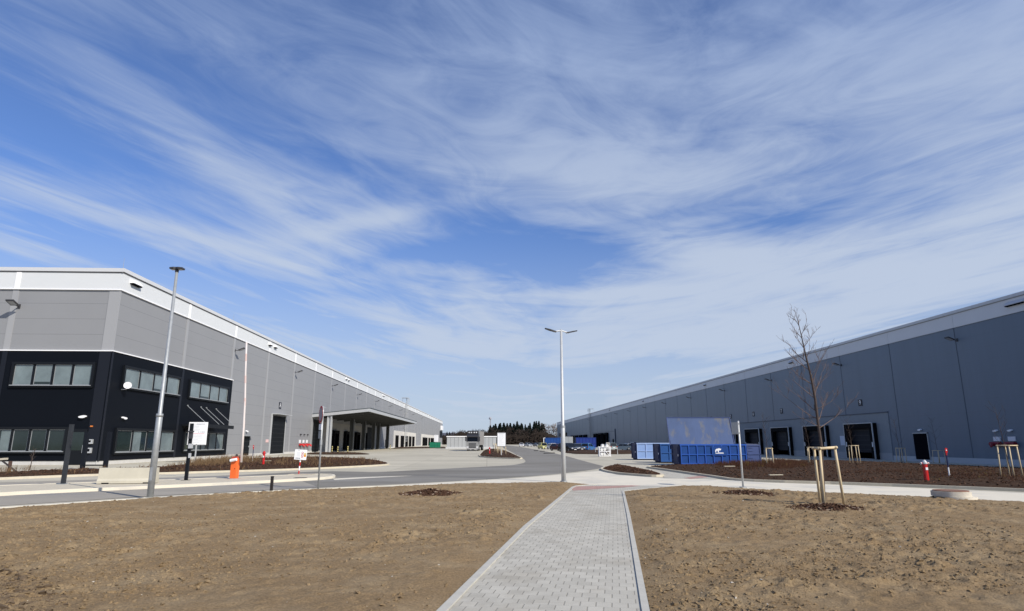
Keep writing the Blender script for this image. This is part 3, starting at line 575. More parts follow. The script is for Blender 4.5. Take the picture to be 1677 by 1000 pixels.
hood(A, WL, 1.0, 14.95, 1.5)
for u in (35.2, 37.4, 83.4, 85.8, 131.5, 133.5, 181, 229, 277): hood(A, WL, u, 14.95, 1.0)
# personnel door, roller door, plates, fire connections
d = MB(); WL.box(d, 29.4, 31.4, .15, 2.46, .0, .10); do = d.build('door', dark_door, A); d = MB(); WL.box(d, 31.1, 31.2, 1.1, 1.3, .1, .2); d.build('handle', galv, do)
d = MB(); WL.box(d, 29.2, 31.7, 2.47, 2.56, 0, .5); d.build('door_canopy', galv, do)
bulkhead(A, WL, 30.2, 3.1, 0, lamp_w, .5)
d = MB(); WL.box(d, 39.3, 45.2, .15, 5.4, 0, .08); do = d.build('roller_door', dark_door, A)
d = MB(); WL.box(d, 39.1, 39.3, .1, 5.6, 0, .14); WL.box(d, 45.2, 45.4, .1, 5.6, 0, .14); WL.box(d, 39.1, 45.4, 5.6, 5.7, 0, 1.0); d.build('door_frame', galv_l, do)
def plate(par, Wq, u, z, s_, txt, n=0.0):
    d = MB(); Wq.box(d, u - s_ / 2, u + s_ / 2, z - s_ / 2, z + s_ / 2, n, n + .05); p_ = d.build('number_plate', M('plate_dark', (.008, .01, .02), .5), par)
    t = MB(); right = Wq.u if Wq.u.cross(Vector((0, 0, 1))).dot(Wq.n) > 0 else -Wq.u
    text_into(t, txt, s_ * 1.0, Wq.p(u, z, n + .055), right, Vector((0, 0, 1)), .004); t.build('lettering', white_trim, p_)
plate(A, WL, 42.4, 7.0, .95, 'A')
d = MB(); WL.box(d, 37.6, 38.6, 1.7, 2.1, 0.0, .05); so_ = d.build('wall_sign', M('pink_sign', (.72, .50, .48), .5), A)
for i, u in enumerate((53.6, 55.6, 57.6)):
    d = MB(); d.tube([WL.p(u - .6, 1.35, .25), WL.p(u + .75, 1.35, .25)], .17, 10); d.tube([WL.p(u, 1.35, .1), WL.p(u, 1.3, .55), WL.p(u, 1.05, .7)], [.12, .12, .09], 8); d.tube([WL.p(u + .5, 1.35, .1), WL.p(u + .5, 1.3, .55), WL.p(u + .5, 1.05, .7)], [.12, .12, .09], 8)
    fo = d.build('fire_connection', red, A); d = MB(); WL.box(d, u - .45, u + .45, 1.62, 2.1, .0, .05); d.build('sign_plate', sign_w, fo)
    bulkhead(A, WL, u, 3.0, 0, lamp_dk, .45)
# satellite dish
d = MB(); rings = []
for r_, z_ in ((0, .0), (.13, .02), (.23, .05), (.30, .10)): rings.append([(r_ * math.cos(a), r_ * math.sin(a), z_) for a in np.linspace(0, 6.283, 19)[:-1]])
q = Matrix.Translation((.62, 1.75, 6.30)) @ Vector((.45, -1, .35)).to_track_quat('Z', 'Y').to_matrix().to_4x4()
vs = [q @ Vector(p_) for r_ in rings for p_ in r_]; d.add(vs, [(i * 18 + k, i * 18 + (k + 1) % 18, (i + 1) * 18 + (k + 1) % 18, (i + 1) * 18 + k) for i in range(3) for k in range(18)])
d.tube([(.1, 1.8, 6.0), (.45, 1.85, 6.0), (.6, 1.8, 6.25)], .03, 6); d.bar(q @ Vector((0, -.25, .08)), q @ Vector((0, 0, .38)), .03, .03); d.tube([q @ Vector((0, 0, .33)), q @ Vector((0, 0, .43))], .05, 6)
d.build('satellite_dish', white_trim, A, fix=False)
# entrance canopy with tie rods
d = MB(); WL.box(d, 12.9, 20.3, 3.30, 3.50, .1, 2.3); WL.box(d, 12.9, 20.3, 3.15, 3.30, 2.2, 2.3); co = d.build('entrance_canopy', black_m, A)
for u in (13.6, 16.6, 17.9, 20.4):
    d = MB(); d.tube([WL.p(u, 5.35, .1), WL.p(u, 3.56, 2.2)], .028, 6); d.tube([WL.p(u, 5.35, .1), WL.p(u, 5.34, .2)], .07, 6); d.build('tie_rod', galv, co)
# lightning rods
for u in (.6, 24, 48, 72, 120, 168, 220): 
    d = MB(); d.tube([WL.p(u, LTOP, -.4), WL.p(u, LTOP + 1.1, -.4)], [.02, .01], 5); d.build('lightning_rod', galv, A)
# loading canopy
c0, c1 = 60.1, 133.2
d = MB()
def slab(d, u0, u1, n0, z0, n1, z1, th, mi=0): d.hexa([WL.p(u0, z0 - th, n0), WL.p(u1, z0 - th, n0), WL.p(u1, z1 - th, n1), WL.p(u0, z1 - th, n1), WL.p(u0, z0, n0), WL.p(u1, z0, n0), WL.p(u1, z1, n1), WL.p(u0, z1, n1)], mi)
slab(d, c0, c1, 0, 6.55, 9.7, 7.55, .12); co = d.build('loading_canopy', M('canopy_sheet', (.045, .048, .048), .7), A)
d = MB(); slab(d, c0 - .25, c0, 0, 6.50, 9.7, 7.50, .52); slab(d, c1, c1 + .25, 0, 6.50, 9.7, 7.50, .52); WL.box(d, c0 - .25, c1 + .25, 6.95, 7.50, 9.7, 9.95); d.build('edge_beam', galv_l, co)
d = MB(); slab(d, c0 - .3, c1 + .3, 9.6, 7.60, 10.05, 7.64, .09); slab(d, c0 - .32, c0, 0, 6.62, 9.6, 7.6, .09); d.build('edge_flashing', M('grey_flashing', (.10, .12, .13), .5), co)
for k in range(1, 12):
    u = c0 + (c1 - c0) * k / 12; d = MB(); slab(d, u - .1, u + .1, 0, 6.42, 9.7, 7.42, .45); d.build('rafter', galv_d, co)
d = MB()
for n_ in (1.6, 3.2, 4.8, 6.4, 8.0):
    z_ = 6.43 + n_ * .103; d.hexa([WL.p(c0, z_ - .14, n_ - .06), WL.p(c1, z_ - .14, n_ - .06), WL.p(c1, z_ - .14, n_ + .06), WL.p(c0, z_ - .14, n_ + .06), WL.p(c0, z_, n_ - .06), WL.p(c1, z_, n_ - .06), WL.p(c1, z_, n_ + .06), WL.p(c0, z_, n_ + .06)])
d.build('purlin', galv_d, co)
for u in (c0 + .3, 79.0, 91.5, 103.7, 110.5, 125.6):
    d = MB(); WL.box(d, u - .32, u + .32, .02, 6.62, 2.55, 2.75); WL.box(d, u - .32, u + .32, .02, 6.62, 3.15, 3.35); WL.box(d, u - .06, u + .06, .02, 6.62, 2.75, 3.15); d.build('column', galv_l if u < 62 else galv_d, co)
# docks
def shelter(par, Wq, u0, u1, z0, z1, dep, trim=True, fill=dark_in):
    d = MB(); j = .62
    Wq.box(d, u0, u0 + j, z0, z1 - j, 0.0, dep); Wq.box(d, u1 - j, u1, z0, z1 - j, 0.0, dep); Wq.box(d, u0, u1, z1 - j, z1, 0.0, dep)
    o = d.build('dock_shelter', rubber, par)
    d = MB(); Wq.box(d, u0 + j, u1 - j, z0, z1 - j, .08, .12); d.build('dock_door', fill, o)
    if trim:
        for uu in (u0 + .18, u1 - .34):
            d = MB(); Wq.box(d, uu, uu + .16, z0 + 1.5, z0 + 2.1, dep, dep + .02); d.build('guide_plate', white_trim, o)
        for uu in (u0 + .75, u1 - 1.05):
            d = MB(); Wq.box(d, uu, uu + .3, z0 + .3, z0 + .9, .12, .4); d.build('bumper', rubber, o)
        d = MB(); t = .07; Wq.box(d, u0 - t, u0 + .03, z0, z1 + t, dep - .1, dep + .03); Wq.box(d, u1 - .03, u1 + t, z0, z1 + t, dep - .1, dep + .03); Wq.box(d, u0 + .03, u1 - .03, z1 - .03, z1 + t, dep - .1, dep + .03); d.build('shelter_trim', galv_l, o)
    return o
def dockzone(par, Wq, u0, u1, z1, mat, seam, lip=True, z0=-.6):
    d = MB(); Wq.box(d, u0, u1, z0, z1, 0, .07)
    o = d.build('dock_wall', mat, par)
    if lip:
        d = MB(); Wq.box(d, u0 - .05, u1 + .05, z1, z1 + .12, 0, .13); d.build('flashing', seam, o)
    return o
dockzone(A, WL, 66.0, 110.0, 5.5, precast, galv, False)
for u in (60.9,): 
    d = MB(); WL.box(d, u, u + 4.4, .1, 5.6, .02, .10); d.build('roller_door', dark_door, A)
for u in (74.2, 84.5, 95.5, 104): shelter(A, WL, u, u + 4.2, .1, 4.0, .65, False)
d = MB(); WL.box(d, 111.5, 118.5, .1, 5.5, 0, .1); d.build('roller_door', dark_door, A)
for u0, u1, ds in ((157.4, 221.6, ((161, 4.2), (174, 5.5), (186.5, 4.5), (197.5, 4.4), (208.5, 4.4))), (244.5, 320.5, ((250, 5), (257, 5), (265, 5), (280, 4.6), (293, 6), (302, 6), (311, 5)))):
    dockzone(A, WL, u0, u1, 5.5, precast_l, galv_l, False)
    for u, w_ in ds: shelter(A, WL, u, u + w_, .1, 4.0, .6, False)
plate(A, WL, 180, 7.0, .9, 'B'); 
d = MB(); WL.box(d, 140.5, 142.2, .1, 2.5, 0, .08); d.build('door', dark_door, A)
# far office corner
d = MB(); WL.box(d, 358, LLEN + .1, 4.6, 8.9, 0, .08); d.build('office_cladding', black_clad, A)
d = MB(); WL.box(d, 366, LLEN - .5, 9.6, 12.4, 0, .6); d.build('wall_sign', sign_w, A)
def ladder(par, Wq, u, top, mat):
    d = MB()
    for a in (-.35, .35): Wq.box(d, u + a - .05, u + a + .05, .3, top, .35, .45)
    for k in range(int(top / .5)): Wq.box(d, u - .3, u + .3, .5 + k * .5, .54 + k * .5, .37, .43)
    for k in range(1, int(top)):
        if k < 2: continue
        pts = [Wq.p(u + .75 * math.cos(a), k + .0, .4 + .85 * math.sin(a)) for a in np.linspace(0, math.pi, 9)]; d.tube(pts, .035, 4)
    for a in (0.15, .5, .85): 
        d.tube([Wq.p(u + .75 * math.cos(a * math.pi), 2, .4 + .85 * math.sin(a * math.pi)), Wq.p(u + .75 * math.cos(a * math.pi), top, .4 + .85 * math.sin(a * math.pi))], .035, 4)
    for k in range(6): Wq.box(d, u - .4, u + .4, 1.5 + k * 2.6, 1.6 + k * 2.6, 0, .4)
    Wq.box(d, u - 1.6, u + 1.6, top - .05, top + .03, -1.2, 1.3); 
    for uu in (-1.6, 1.6):
        for nn in (-1.2, 1.3): Wq.box(d, u + uu - .04, u + uu + .04, top - 1.4, top, nn - .04, nn + .04)
    Wq.box(d, u - 1.6, u + 1.6, top - .7, top - .64, 1.26, 1.3)
    d.build('roof_ladder', mat, par, fix=False)
ladder(A, WL, 183.5, 17.8, galv_l)

# ================================================================== RIGHT WAREHOUSE
RX, RY0 = 50.0, -20.0; RTOP = 15.5; RF = 13.72; RLEN = 472
B = thing('warehouse', 'shaded blue-grey warehouse with a row of black truck docks, right of the road', 'warehouse', (RX, RY0, -.5))
WR = W((0, 1), (-1, 0)); Z5 = .5
def zz5(z): return z + Z5
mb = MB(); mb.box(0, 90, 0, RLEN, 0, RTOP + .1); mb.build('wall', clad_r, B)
S0 = 64.0 - RY0; STEP = 11.1
mb = MB()
for k in range(-7, 35): s_ = MB(); WR.box(s_, S0 + STEP * k - .04, S0 + STEP * k + .04, .6, zz5(RF), 0, .02); s_.build('panel_seam', seam_dk, B)
mb = MB(); WR.box(mb, -.1, RLEN, zz5(RF), zz5(RTOP) - .3, -.3, .09); mb.build('fascia', M('shaded_white_fascia', (.62, .635, .65), .5, var=.03, vs=.4), B)  # duller copy of the white fascia, with the wall's shade in its colour
mb = MB()
for k in range(-7, 35): s_ = MB(); WR.box(s_, S0 + STEP * k - .15, S0 + STEP * k + .15, zz5(RF), zz5(RTOP) - .32, .09, .11); s_.build('fascia_joint', M('fascia_joint_grey', (.62, .63, .64), .5), B)
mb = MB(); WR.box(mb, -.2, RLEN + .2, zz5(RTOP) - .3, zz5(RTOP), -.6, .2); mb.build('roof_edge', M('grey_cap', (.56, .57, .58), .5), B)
mb = MB(); WR.box(mb, -.16, RLEN + .1, zz5(RTOP) - .38, zz5(RTOP) - .305, 0, .13); mb.build('roof_edge_joint', M('shadow_joint_pale', (.30, .31, .32), .7), B)
mb = MB(); mb.box(.6, 89, .6, RLEN - .4, zz5(RTOP) - .4, zz5(RTOP) - .3); mb.build('roof', M('roof_membrane', (.45, .45, .44), .8), B)
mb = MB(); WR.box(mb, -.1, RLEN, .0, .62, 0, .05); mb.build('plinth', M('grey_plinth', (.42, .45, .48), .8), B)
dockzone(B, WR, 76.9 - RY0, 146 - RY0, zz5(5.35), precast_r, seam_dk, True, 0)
mb = MB(); WR.box(mb, 76.9 - RY0, 146 - RY0, .0, zz5(.42), .07, .12); mb.build('dock_base', M('dock_base', (.34, .35, .36), .8), B)
for c_ in (82.65, 94.1, 105.4, 116.7, 127.9, 139.2): shelter(B, WR, c_ - 3.2 - RY0, c_ + 3.2 - RY0, .15, zz5(4.15), .75, True, M('dock_door_dark', (.010, .012, .018), .6, spec=.2, joint=(.62, .05, 0, .9)))
for y_, t_ in ((139.3, '4'), (127.9, '5'), (116.8, '6'), (105.4, '7'), (94.1, '8'), (82.5, '9')): plate(B, WR, y_ - RY0, zz5(6.9), .85, t_)
mb = MB(); WR.box(mb, 87.0 - RY0, 88.2 - RY0, zz5(1.3), zz5(2.6), .07, .1); mb.build('wall_sign', M('grey_sign', (.55, .60, .68), .5), B)
d = MB(); WR.box(d, 70.3 - RY0, 72.7 - RY0, .3, zz5(2.7), 0, .08); do = d.build('door', dark_in, B); d = MB(); WR.box(d, 70.2 - RY0, 70.32 - RY0, .3, zz5(2.8), 0, .12); WR.box(d, 70.2 - RY0, 72.8 - RY0, zz5(2.7), zz5(2.82), 0, .12); d.build('door_frame', galv, do)
bulkhead(B, WR, 71.4 - RY0, zz5(3.15), 0, lamp_w, .55)
for u in (60.5, 58.75):
    d = MB(); d.tube([WR.p(u - RY0 - .6, zz5(1.55), .3), WR.p(u - RY0 + .6, zz5(1.55), .3)], .22, 10); d.tube([WR.p(u - RY0, zz5(1.55), 0), WR.p(u - RY0, zz5(1.5), .7), WR.p(u - RY0, zz5(1.25), .8)], [.15, .15, .1], 8)
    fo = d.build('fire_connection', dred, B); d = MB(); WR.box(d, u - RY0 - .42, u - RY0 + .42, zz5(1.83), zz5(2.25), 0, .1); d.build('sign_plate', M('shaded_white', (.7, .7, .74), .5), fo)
    bulkhead(B, WR, u - RY0, zz5(2.85), 0, lamp_w, .5)
for k in (0, 2, 4, 6, 8, 10, 12, 14, 16, 18, 22): flood(B, WR, S0 + STEP * k - .25 - (0 if k else 0), zz5(12.35))
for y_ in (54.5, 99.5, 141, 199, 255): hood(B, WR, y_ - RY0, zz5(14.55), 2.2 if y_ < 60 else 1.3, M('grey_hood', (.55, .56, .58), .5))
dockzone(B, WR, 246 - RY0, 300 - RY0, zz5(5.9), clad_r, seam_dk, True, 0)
d = MB(); WR.box(d, 245.6 - RY0, 246.1 - RY0, .1, zz5(6.9), 0, .3); d.build('downpipe', seam_dk, B)
for y_ in (260, 272, 284.5): shelter(B, WR, y_ - RY0, y_ + 8.5 - RY0, .15, zz5(5.6), .9, False)
for y_ in (248.8, 132.5 + 20): 
    d = MB(); WR.box(d, y_ - RY0, y_ + 3 - RY0, .2, zz5(2.9), 0, .1); d.build('door', dark_in, B)
for y_ in (316, 332, 348, 364): shelter(B, WR, y_ - RY0, y_ + 8 - RY0, .15, zz5(5.5), .9, False)
d = MB(); WR.box(d, 159.5 - RY0, 173 - RY0, .3, zz5(4.3), 0, .1); WR.box(d, 160.2 - RY0, 162 - RY0, zz5(3), zz5(4), .1, .14, 1); WR.box(d, 164 - RY0, 166 - RY0, zz5(3), zz5(4), .1, .14, 1); d.build('roller_door', [M('teal_door', (.03, .10, .17), .5), blue_l], B)
window(B, WR, 396 - RY0, 436 - RY0, zz5(5.6), zz5(7.6), 4, [0, 0, 0, 0], 0.0)
ladder(B, WR, 303 - RY0, zz5(17.5), galv)
mb = MB(); WR.box(mb, 380 - RY0, RLEN + .1, .1, zz5(4.9), 0, .06); mb.build('office_cladding', M('dark_grey_band', (.14, .15, .17), .6), B)

# ================================================================== LAMP POSTS AND SIGNS
t = thing('street_lamp', 'tall galvanised street lamp with a twin flat head at the edge of the left lawn', 'street lamp', (-10.55, 20.8, 0), 0, 'street lamps')
mb = MB(); mb.tube([(0, 0, 0), (0, 0, 2.55), (0, 0, 2.6), (0, 0, 7.45)], [.098, .095, .062, .045], 16); mb.build('pole', galv, t, smooth=True)
mb = MB(); mb.tube([(0, 0, 2.52), (0, 0, 2.62)], .105, 16); mb.build('collar', galv, t, smooth=True)
mb = MB(); mb.box(-.17, .17, -.17, .17, 0.0, .035); mb.build('base_plate', road_conc, t)
mb = MB(); mb.box(-.04, .04, -.100, -.09, .55, .95); mb.build('service_door', galv, t)
mb = MB(); mb.tube([(0, 0, 7.35), (0, 0, 7.52)], .06, 10); mb.build('head_mount', lamp_dk, t)
for s_ in (-1, 1):
    mb = MB(); mb.prism([(.02, -.10), (.12, -.13), (.36, -.10), (.36, .10), (.12, .13), (.02, .10)], lambda x, y: (s_ * x * .6, y, 7.44 + .02 * x), lambda x, y: (s_ * x * .6, y, 7.51 - .03 * x)); lo = mb.build('lamp_head', lamp_dk, t)
    g = MB(); g.box(min(s_ * .06, s_ * .19), max(s_ * .06, s_ * .19), -.07, .07, 7.43, 7.437); g.build('lens', M('lamp_lens', (.35, .36, .38), .15), lo)
t = thing('street_lamp', 'slim street lamp with two outstretched arms beside the top of the paved path', 'street lamp', (3.41, 28.5, 0), 0, 'street lamps')
mb = MB(); mb.tube([(0, 0, 0), (0, 0, 2.4), (0, 0, 2.45), (0, 0, 6.85)], [.105, .10, .075, .055], 16); mb.build('pole', galv_l, t, smooth=True)
mb = MB(); mb.tube([(0, 0, -.02), (0, 0, .05)], .16, 12); mb.tube([(0, 0, 2.36), (0, 0, 2.46)], .112, 12); mb.build('base_plate', galv, t)
mb = MB(); mb.box(.08, .115, -.05, .05, .6, 1.0); mb.build('service_door', galv, t)
for s_, a in ((-1, -.45), (1, .35)):
    e = Vector((s_ * .36, a * .4, 6.72)); mb = MB(); mb.tube([(0, 0, 6.80), (s_ * .12, a * .14, 6.78), e], [.035, .033, .03], 8); ar = mb.build('arm', galv_l, t)
    dv = Vector((s_ * .42, a * .30, .10)); sidev = Vector((-dv.y, dv.x, 0)).normalized() * .10
    c = [e - sidev * .6 - dv * .25, e + sidev * .6 - dv * .25, e + sidev + dv * .45, e - sidev + dv * .45]; c2 = [e - sidev * .4 + dv * 1.0, e + sidev * .4 + dv * 1.0]
    mb = MB(); up = Vector((0, 0, .05)); pts = c + c2
    mb.add([p_ for p_ in (c[0], c[1], c[2], c2[1], c2[0], c[3])] + [p_ + up for p_ in (c[0], c[1], c[2], c2[1], c2[0], c[3])], [tuple(range(6)), tuple(range(6, 12))[::-1]] + [(i, (i + 1) % 6, (i + 1) % 6 + 6, i + 6) for i in range(6)])
    mb.build('lamp_head', lamp_dk, ar)
# no-entry style sign seen from its side
t = thing('traffic_sign', 'grey pole with a round sign seen edge-on, at the edge of the left lawn', 'traffic sign', (-6.3, 24.5, 0))
mb = MB(); mb.tube([(0, 0, 0), (0, 0, 3.08)], .034, 12); mb.build('pole', galv, t, smooth=True)
def disc(mb, c, r, nrm, th, mi=0, n=24):
    q = Vector(nrm).to_track_quat('Z', 'Y').to_matrix(); c = Vector(c)
    a = [c + q @ Vector((r * math.cos(k * 2 * math.pi / n), r * math.sin(k * 2 * math.pi / n), 0)) for k in range(n)]; b = [p_ + q @ Vector((0, 0, th)) for p_ in a]
    mb.add(a + b, [tuple(range(n))[::-1], tuple(range(n, 2 * n))] + [(i, (i + 1) % n, (i + 1) % n + n, i + n) for i in range(n)], mi)
nr = Vector((-.89, -.456, 0))
mb = MB(); disc(mb, Vector((0, 0, 2.76)) + nr * .05, .33, nr, .02, 0); disc(mb, Vector((0, 0, 2.76)) + nr * .075, .33, nr, .004, 1); disc(mb, Vector((0, 0, 2.76)) + nr * .082, .25, nr, .004, 2)
mb.build('sign_disc', [galv, M('sign_red', (.45, .03, .05), .4), M('sign_grey', (.30, .27, .30), .5)], t)
sv = Vector((-nr.y, nr.x, 0))
for z0, z1 in ((2.18, 2.40), (1.86, 2.14)):
    mb = MB(); c = [Vector((0, 0, z0)) + nr * .05 - sv * .22, Vector((0, 0, z0)) + nr * .05 + sv * .22, Vector((0, 0, z0)) + nr * .07 + sv * .22, Vector((0, 0, z0)) + nr * .07 - sv * .22]
    mb.hexa(c + [p_ + Vector((0, 0, z1 - z0)) for p_ in c]); mb.build('sign_plate', sign_w if z0 > 2 else galv, t)
mb = MB(); mb.tube([(0, 0, 3.02), Vector((0, 0, 3.03)) - nr * .12], .012, 5); mb.tube([(0, 0, 1.62), (0, 0, 1.82)], .05, 8); mb.build('bracket', galv, t)
# right road sign seen edge-on
t = thing('traffic_sign', 'bare metal pole with a tall panel seen from its edge, in the right lawn', 'traffic sign', (9.97, 24.8, 0))
mb = MB(); mb.tube([(0, 0, 0), (0, 0, 2.55)], .036, 12); mb.build('pole', galv_l, t, smooth=True)
mb = MB(); mb.box(-.16, -.145, -.34, .34, 2.03, 2.5); mb.build('sign_plate', galv, t)
mb = MB()
for z_ in (2.08, 2.44): mb.tube([(0, 0, z_), (-.15, 0, z_)], .02, 6); mb.tube([(0, 0, z_ - .03), (0, 0, z_ + .03)], .045, 8)
mb.build('bracket', galv, t); mb = MB(); mb.box(-.11, .11, -.11, .11, 0, .03); mb.build('base_plate', galv, t)
# warning board on red and white pole
t = thing('warning_sign', 'small white warning board with red and yellow symbols on a red-white pole', 'warning sign', (-9.68, 33.6, .1))
lean = Vector((.05, 0, 1))
for i, (a, b) in enumerate(((0, .2), (.2, .42), (.42, .62), (.62, 1.0))):
    mb = MB(); mb.tube([lean * a, lean * b], .032, 8); mb.build('pole_band', red if i in (0, 2) else sign_w, t)
def pt(u, v, n=0): return Vector((.05, -.045 - n, .98)) + Vector((.998, 0, -.06)) * u + Vector((.06, 0, .998)) * v
def qd(mb, u0, u1, v0, v1, n0, n1, mi=0): mb.hexa([pt(u0, v0, n0), pt(u1, v0, n0), pt(u1, v0, n1), pt(u0, v0, n1), pt(u0, v1, n0), pt(u1, v1, n0), pt(u1, v1, n1), pt(u0, v1, n1)], mi)
mb = MB(); qd(mb, -.31, .31, -.24, .27, 0, .015); bo = mb.build('board', sign_w, t)
mb = MB(); qd(mb, -.25, 0, -.19, -.145, .016, .018, 0); qd(mb, -.13, -.09, .20, .24, .016, .018, 0)
for k in range(5): qd(mb, -.20, -.02, .12 - k * .05, .135 - k * .05, .016, .018, 1)
qd(mb, .17, .28, .03, .10, .016, .018, 2); qd(mb, .17, .28, -.09, .02, .016, .018, 3); qd(mb, .19, .26, .05, .075, .019, .021, 0)
for v, r_ in ((.11, .055), (.0, .06), (-.10, .05)): disc(mb, pt(.09, v, .016), r_, (0, -1, 0), .002, 4, 16); disc(mb, pt(.09, v, .019), r_ * .6, (0, -1, 0), .002, 5, 16)
mb.build('print', [ink, ink_l, yellow, M('sign_orange', (.7, .28, .02), .5), M('sign_red', (.45, .03, .05), .4), sign_w], bo)
mb = MB(); mb.box(-.45, .75, -.35, .35, -.0, .03); mb.build('foot_slab', M('foot_slab', (.42, .38, .31), .9, var=.2), t)
# site information boards
def board(name, label, x, y, wd, z0, z1, red_line, frame_m):
    t = thing(name, label, 'information board', (x, y, 0), 0, None)
    mb = MB(); mb.box(-.05, .05, -.03, .03, 0, z0 + .1); mb.build('post', galv_l, t)
    mb = MB(); mb.box(-wd / 2 - .06, wd / 2 + .06, -.03, .03, z0 - .05, z1 + .06); mb.build('frame', frame_m, t)
    mb = MB(); mb.box(-wd / 2, wd / 2, -.05, -.031, z0, z1); b_ = mb.build('board', sign_w, t)
    mb = MB(); h = z1 - z0
    for i in range(13):
        v = z0 + h * (.08 + i * .068); a = -wd * .36; b2 = a + wd * random.uniform(.35, .7)
        if i == 6 and red_line: mb.box(-wd * .36, wd * .40, -.053, -.051, v, v + h * .018, 1); continue
        if i == 7 and red_line:
            for k in range(4): mb.box(wd * (.03 + k * .105), wd * (.03 + k * .105) + wd * .05, -.053, -.051, v - h * .01, v + h * .03, 2 if k < 2 else 0)
            continue
        mb.box(a, b2, -.053, -.051, v, v + h * .012, 2)
    mb.box(-wd * .1 if red_line else -wd * .38, wd * .38, -.053, -.051, z0 + h * .93, z0 + h * .95, 0)
    mb.build('print', [ink, M('sign_pink', (.75, .35, .40), .5), ink_l], b_); return t
board('information_board', 'white notice board with a thin red line, in front of the black office', -25.45, 57.0, 1.50, 1.55, 3.40, True, white_trim)
board('information_board', 'white framed site board on a thin pale post in the middle mulch island', 1.68, 73.9, .92, 1.28, 2.78, False, M('grey_frame', (.10, .10, .11), .6))
board('information_board', 'white blank panel standing behind the small green container', -16.6, 209, 1.25, 1.9, 4.0, False, white_trim)

# ================================================================== GATE AREA
t = thing('barrier_gate', 'orange boom barrier on the lane island with its white arm raised upright', 'barrier gate', (-11.55, 30.0, .1), R(-8))
mb = MB(); mb.box(-.145, .145, -.13, .13, 0, .90); mb.build('cabinet', orange, t, bevel=.012)
mb = MB(); mb.tube([(-.13, -.22, .80), (.16, -.22, .86)], [.07, .065], 10); mb.build('arm_hub', white_trim, t); mb = MB(); mb.tube([(-.15, -.22, .797), (-.131, -.22, .80)], .072, 10); mb.build('hub_cap', black_m, t)
mb = MB(); mb.prism([(-.13, .90), (.13, .90), (.10, .98), (-.10, .98)], lambda x, z: (x, -.12, z), lambda x, z: (x, .12, z)); mb.build('cabinet_top', M('barrier_red', (.5, .07, .03), .4), t)
mb = MB(); mb.tube([(.03, 0, .96), (.03, 0, 1.08)], .05, 10); mb.build('beacon', lamp_dk, t)
mb = MB(); ax = .27; arm_s = [(ax, 0, .72), (ax - .03, 0, 2.2), (ax - .10, .02, 3.6), (ax - .22, .04, 5.0), (ax - .30, .05, 6.3)]
mb.tube(arm_s, [.06, .055, .05, .047, .045], 8); am = mb.build('arm', M('arm_white', (.66, .60, .57), .5), t, smooth=True)
mb = MB()
for k in range(5):
    z_ = 1.2 + k * 1.05; f_ = lambda z: np.interp(z, [p_[2] for p_ in arm_s], [p_[0] for p_ in arm_s]); mb.tube([(float(f_(z_)), .0 + .01 * k, z_), (float(f_(z_ + .35)), .003 + .01 * k, z_ + .35)], .058 - .002 * k, 8)
mb.build('reflective_band', M('faded_red', (.62, .47, .43), .5), am)
mb = MB(); mb.box(.05, .08, -.135, -.13, .42, .46); mb.build('lock', black_m, t)
mb = MB(); mb.box(-.22, .25, -.2, .2, -.0, .012); mb.build('base_plate', galv, t)

t = thing('access_post', 'dark steel access-control post carrying a card reader and camera boxes on the lane island', 'access post', (-13.15, 28.8, .1))
mb = MB(); mb.box(-.06, .06, -.06, .06, 0, 2.44); mb.build('post', black_m, t); mb = MB(); mb.box(-.16, .16, -.14, .14, 0, .015); mb.build('base_plate', black_m, t)
mb = MB(); mb.box(-.03, .13, -.16, -.06, 1.78, 2.08); mb.box(-.05, .16, -.22, -.06, 2.06, 2.12); mb.build('reader_box', lamp_dk, t)
mb = MB(); mb.box(.02, .18, -.18, -.06, 1.36, 1.56); mb.build('camera_box', galv_l, t); mb = MB(); mb.box(.05, .14, -.14, -.06, .95, 1.15); mb.build('intercom_box', galv_l, t)
t = thing('steel_post', 'plain dark steel post on the lane island, nearest to the left edge of the view', 'steel post', (-16.77, 26.3, .1))
mb = MB(); mb.box(-.065, .065, -.065, .065, 0, 2.33); mb.build('post', M('weathered_dark_steel', (.028, .031, .036), .5, var=.2), t); mb = MB(); mb.box(-.17, .17, -.17, .17, 0, .02); mb.build('base_plate', galv, t)
t = thing('post_barrier', 'two black posts joined by a low bar in front of the black office door', 'steel frame', (-24.9, 43.0, 0))
for x in (-1.45, .0):
    mb = MB(); mb.box(x - .11, x + .11, -.11, .11, 0, 2.4); mb.build('post', M('frame_navy', (.007, .009, .014), .6, spec=.2), t)
mb = MB(); mb.box(-1.34, -.11, -.05, .05, .22, .30); mb.build('bar', black_m, t)
t = thing('bollard', 'short black bollard at the lawn edge between the barrier and the sign pole', 'bollard', (-7.76, 23.7, 0))
mb = MB(); mb.box(-.045, .045, -.045, .045, 0, .50); mb.build('post', M('bollard_black', (.02, .016, .014), .6), t, bevel=.006); mb = MB(); mb.box(-.05, .05, -.05, .05, .50, .52); mb.build('cap', black_m, t)
t = thing('concrete_barrier', 'pale concrete road barrier block lying on the lane island by the tall left lamp', 'concrete barrier', (-14.42, 26.6, .1), R(9))
mb = MB(); mb.prism([(-.24, .02), (.24, .02), (.24, .12), (.17, .20), (.13, .62), (-.13, .62), (-.17, .20), (-.24, .12)], lambda y, z: (-1.06, y, z), lambda y, z: (1.06, y, z)); bb = mb.build('block', M('barrier_concrete', (.50, .47, .38), .85, var=.08, vs=2, bump=.003, bs=40), t)
for x in (-.75, .75):
    mb = MB(); mb.box(x - .13, x + .13, -.245, -.235, .0, .05); mb.build('fork_slot', dark_in, t)
t = thing('rusty_post', 'short rusty stump post with a dark slanting rail at the far left road edge', 'post', (*(-25.07, 34.82), 0))
mb = MB(); mb.box(-.06, .06, -.06, .06, 0, .75); mb.build('post', M('rusty_steel', (.10, .06, .045), .8, var=.3), t)
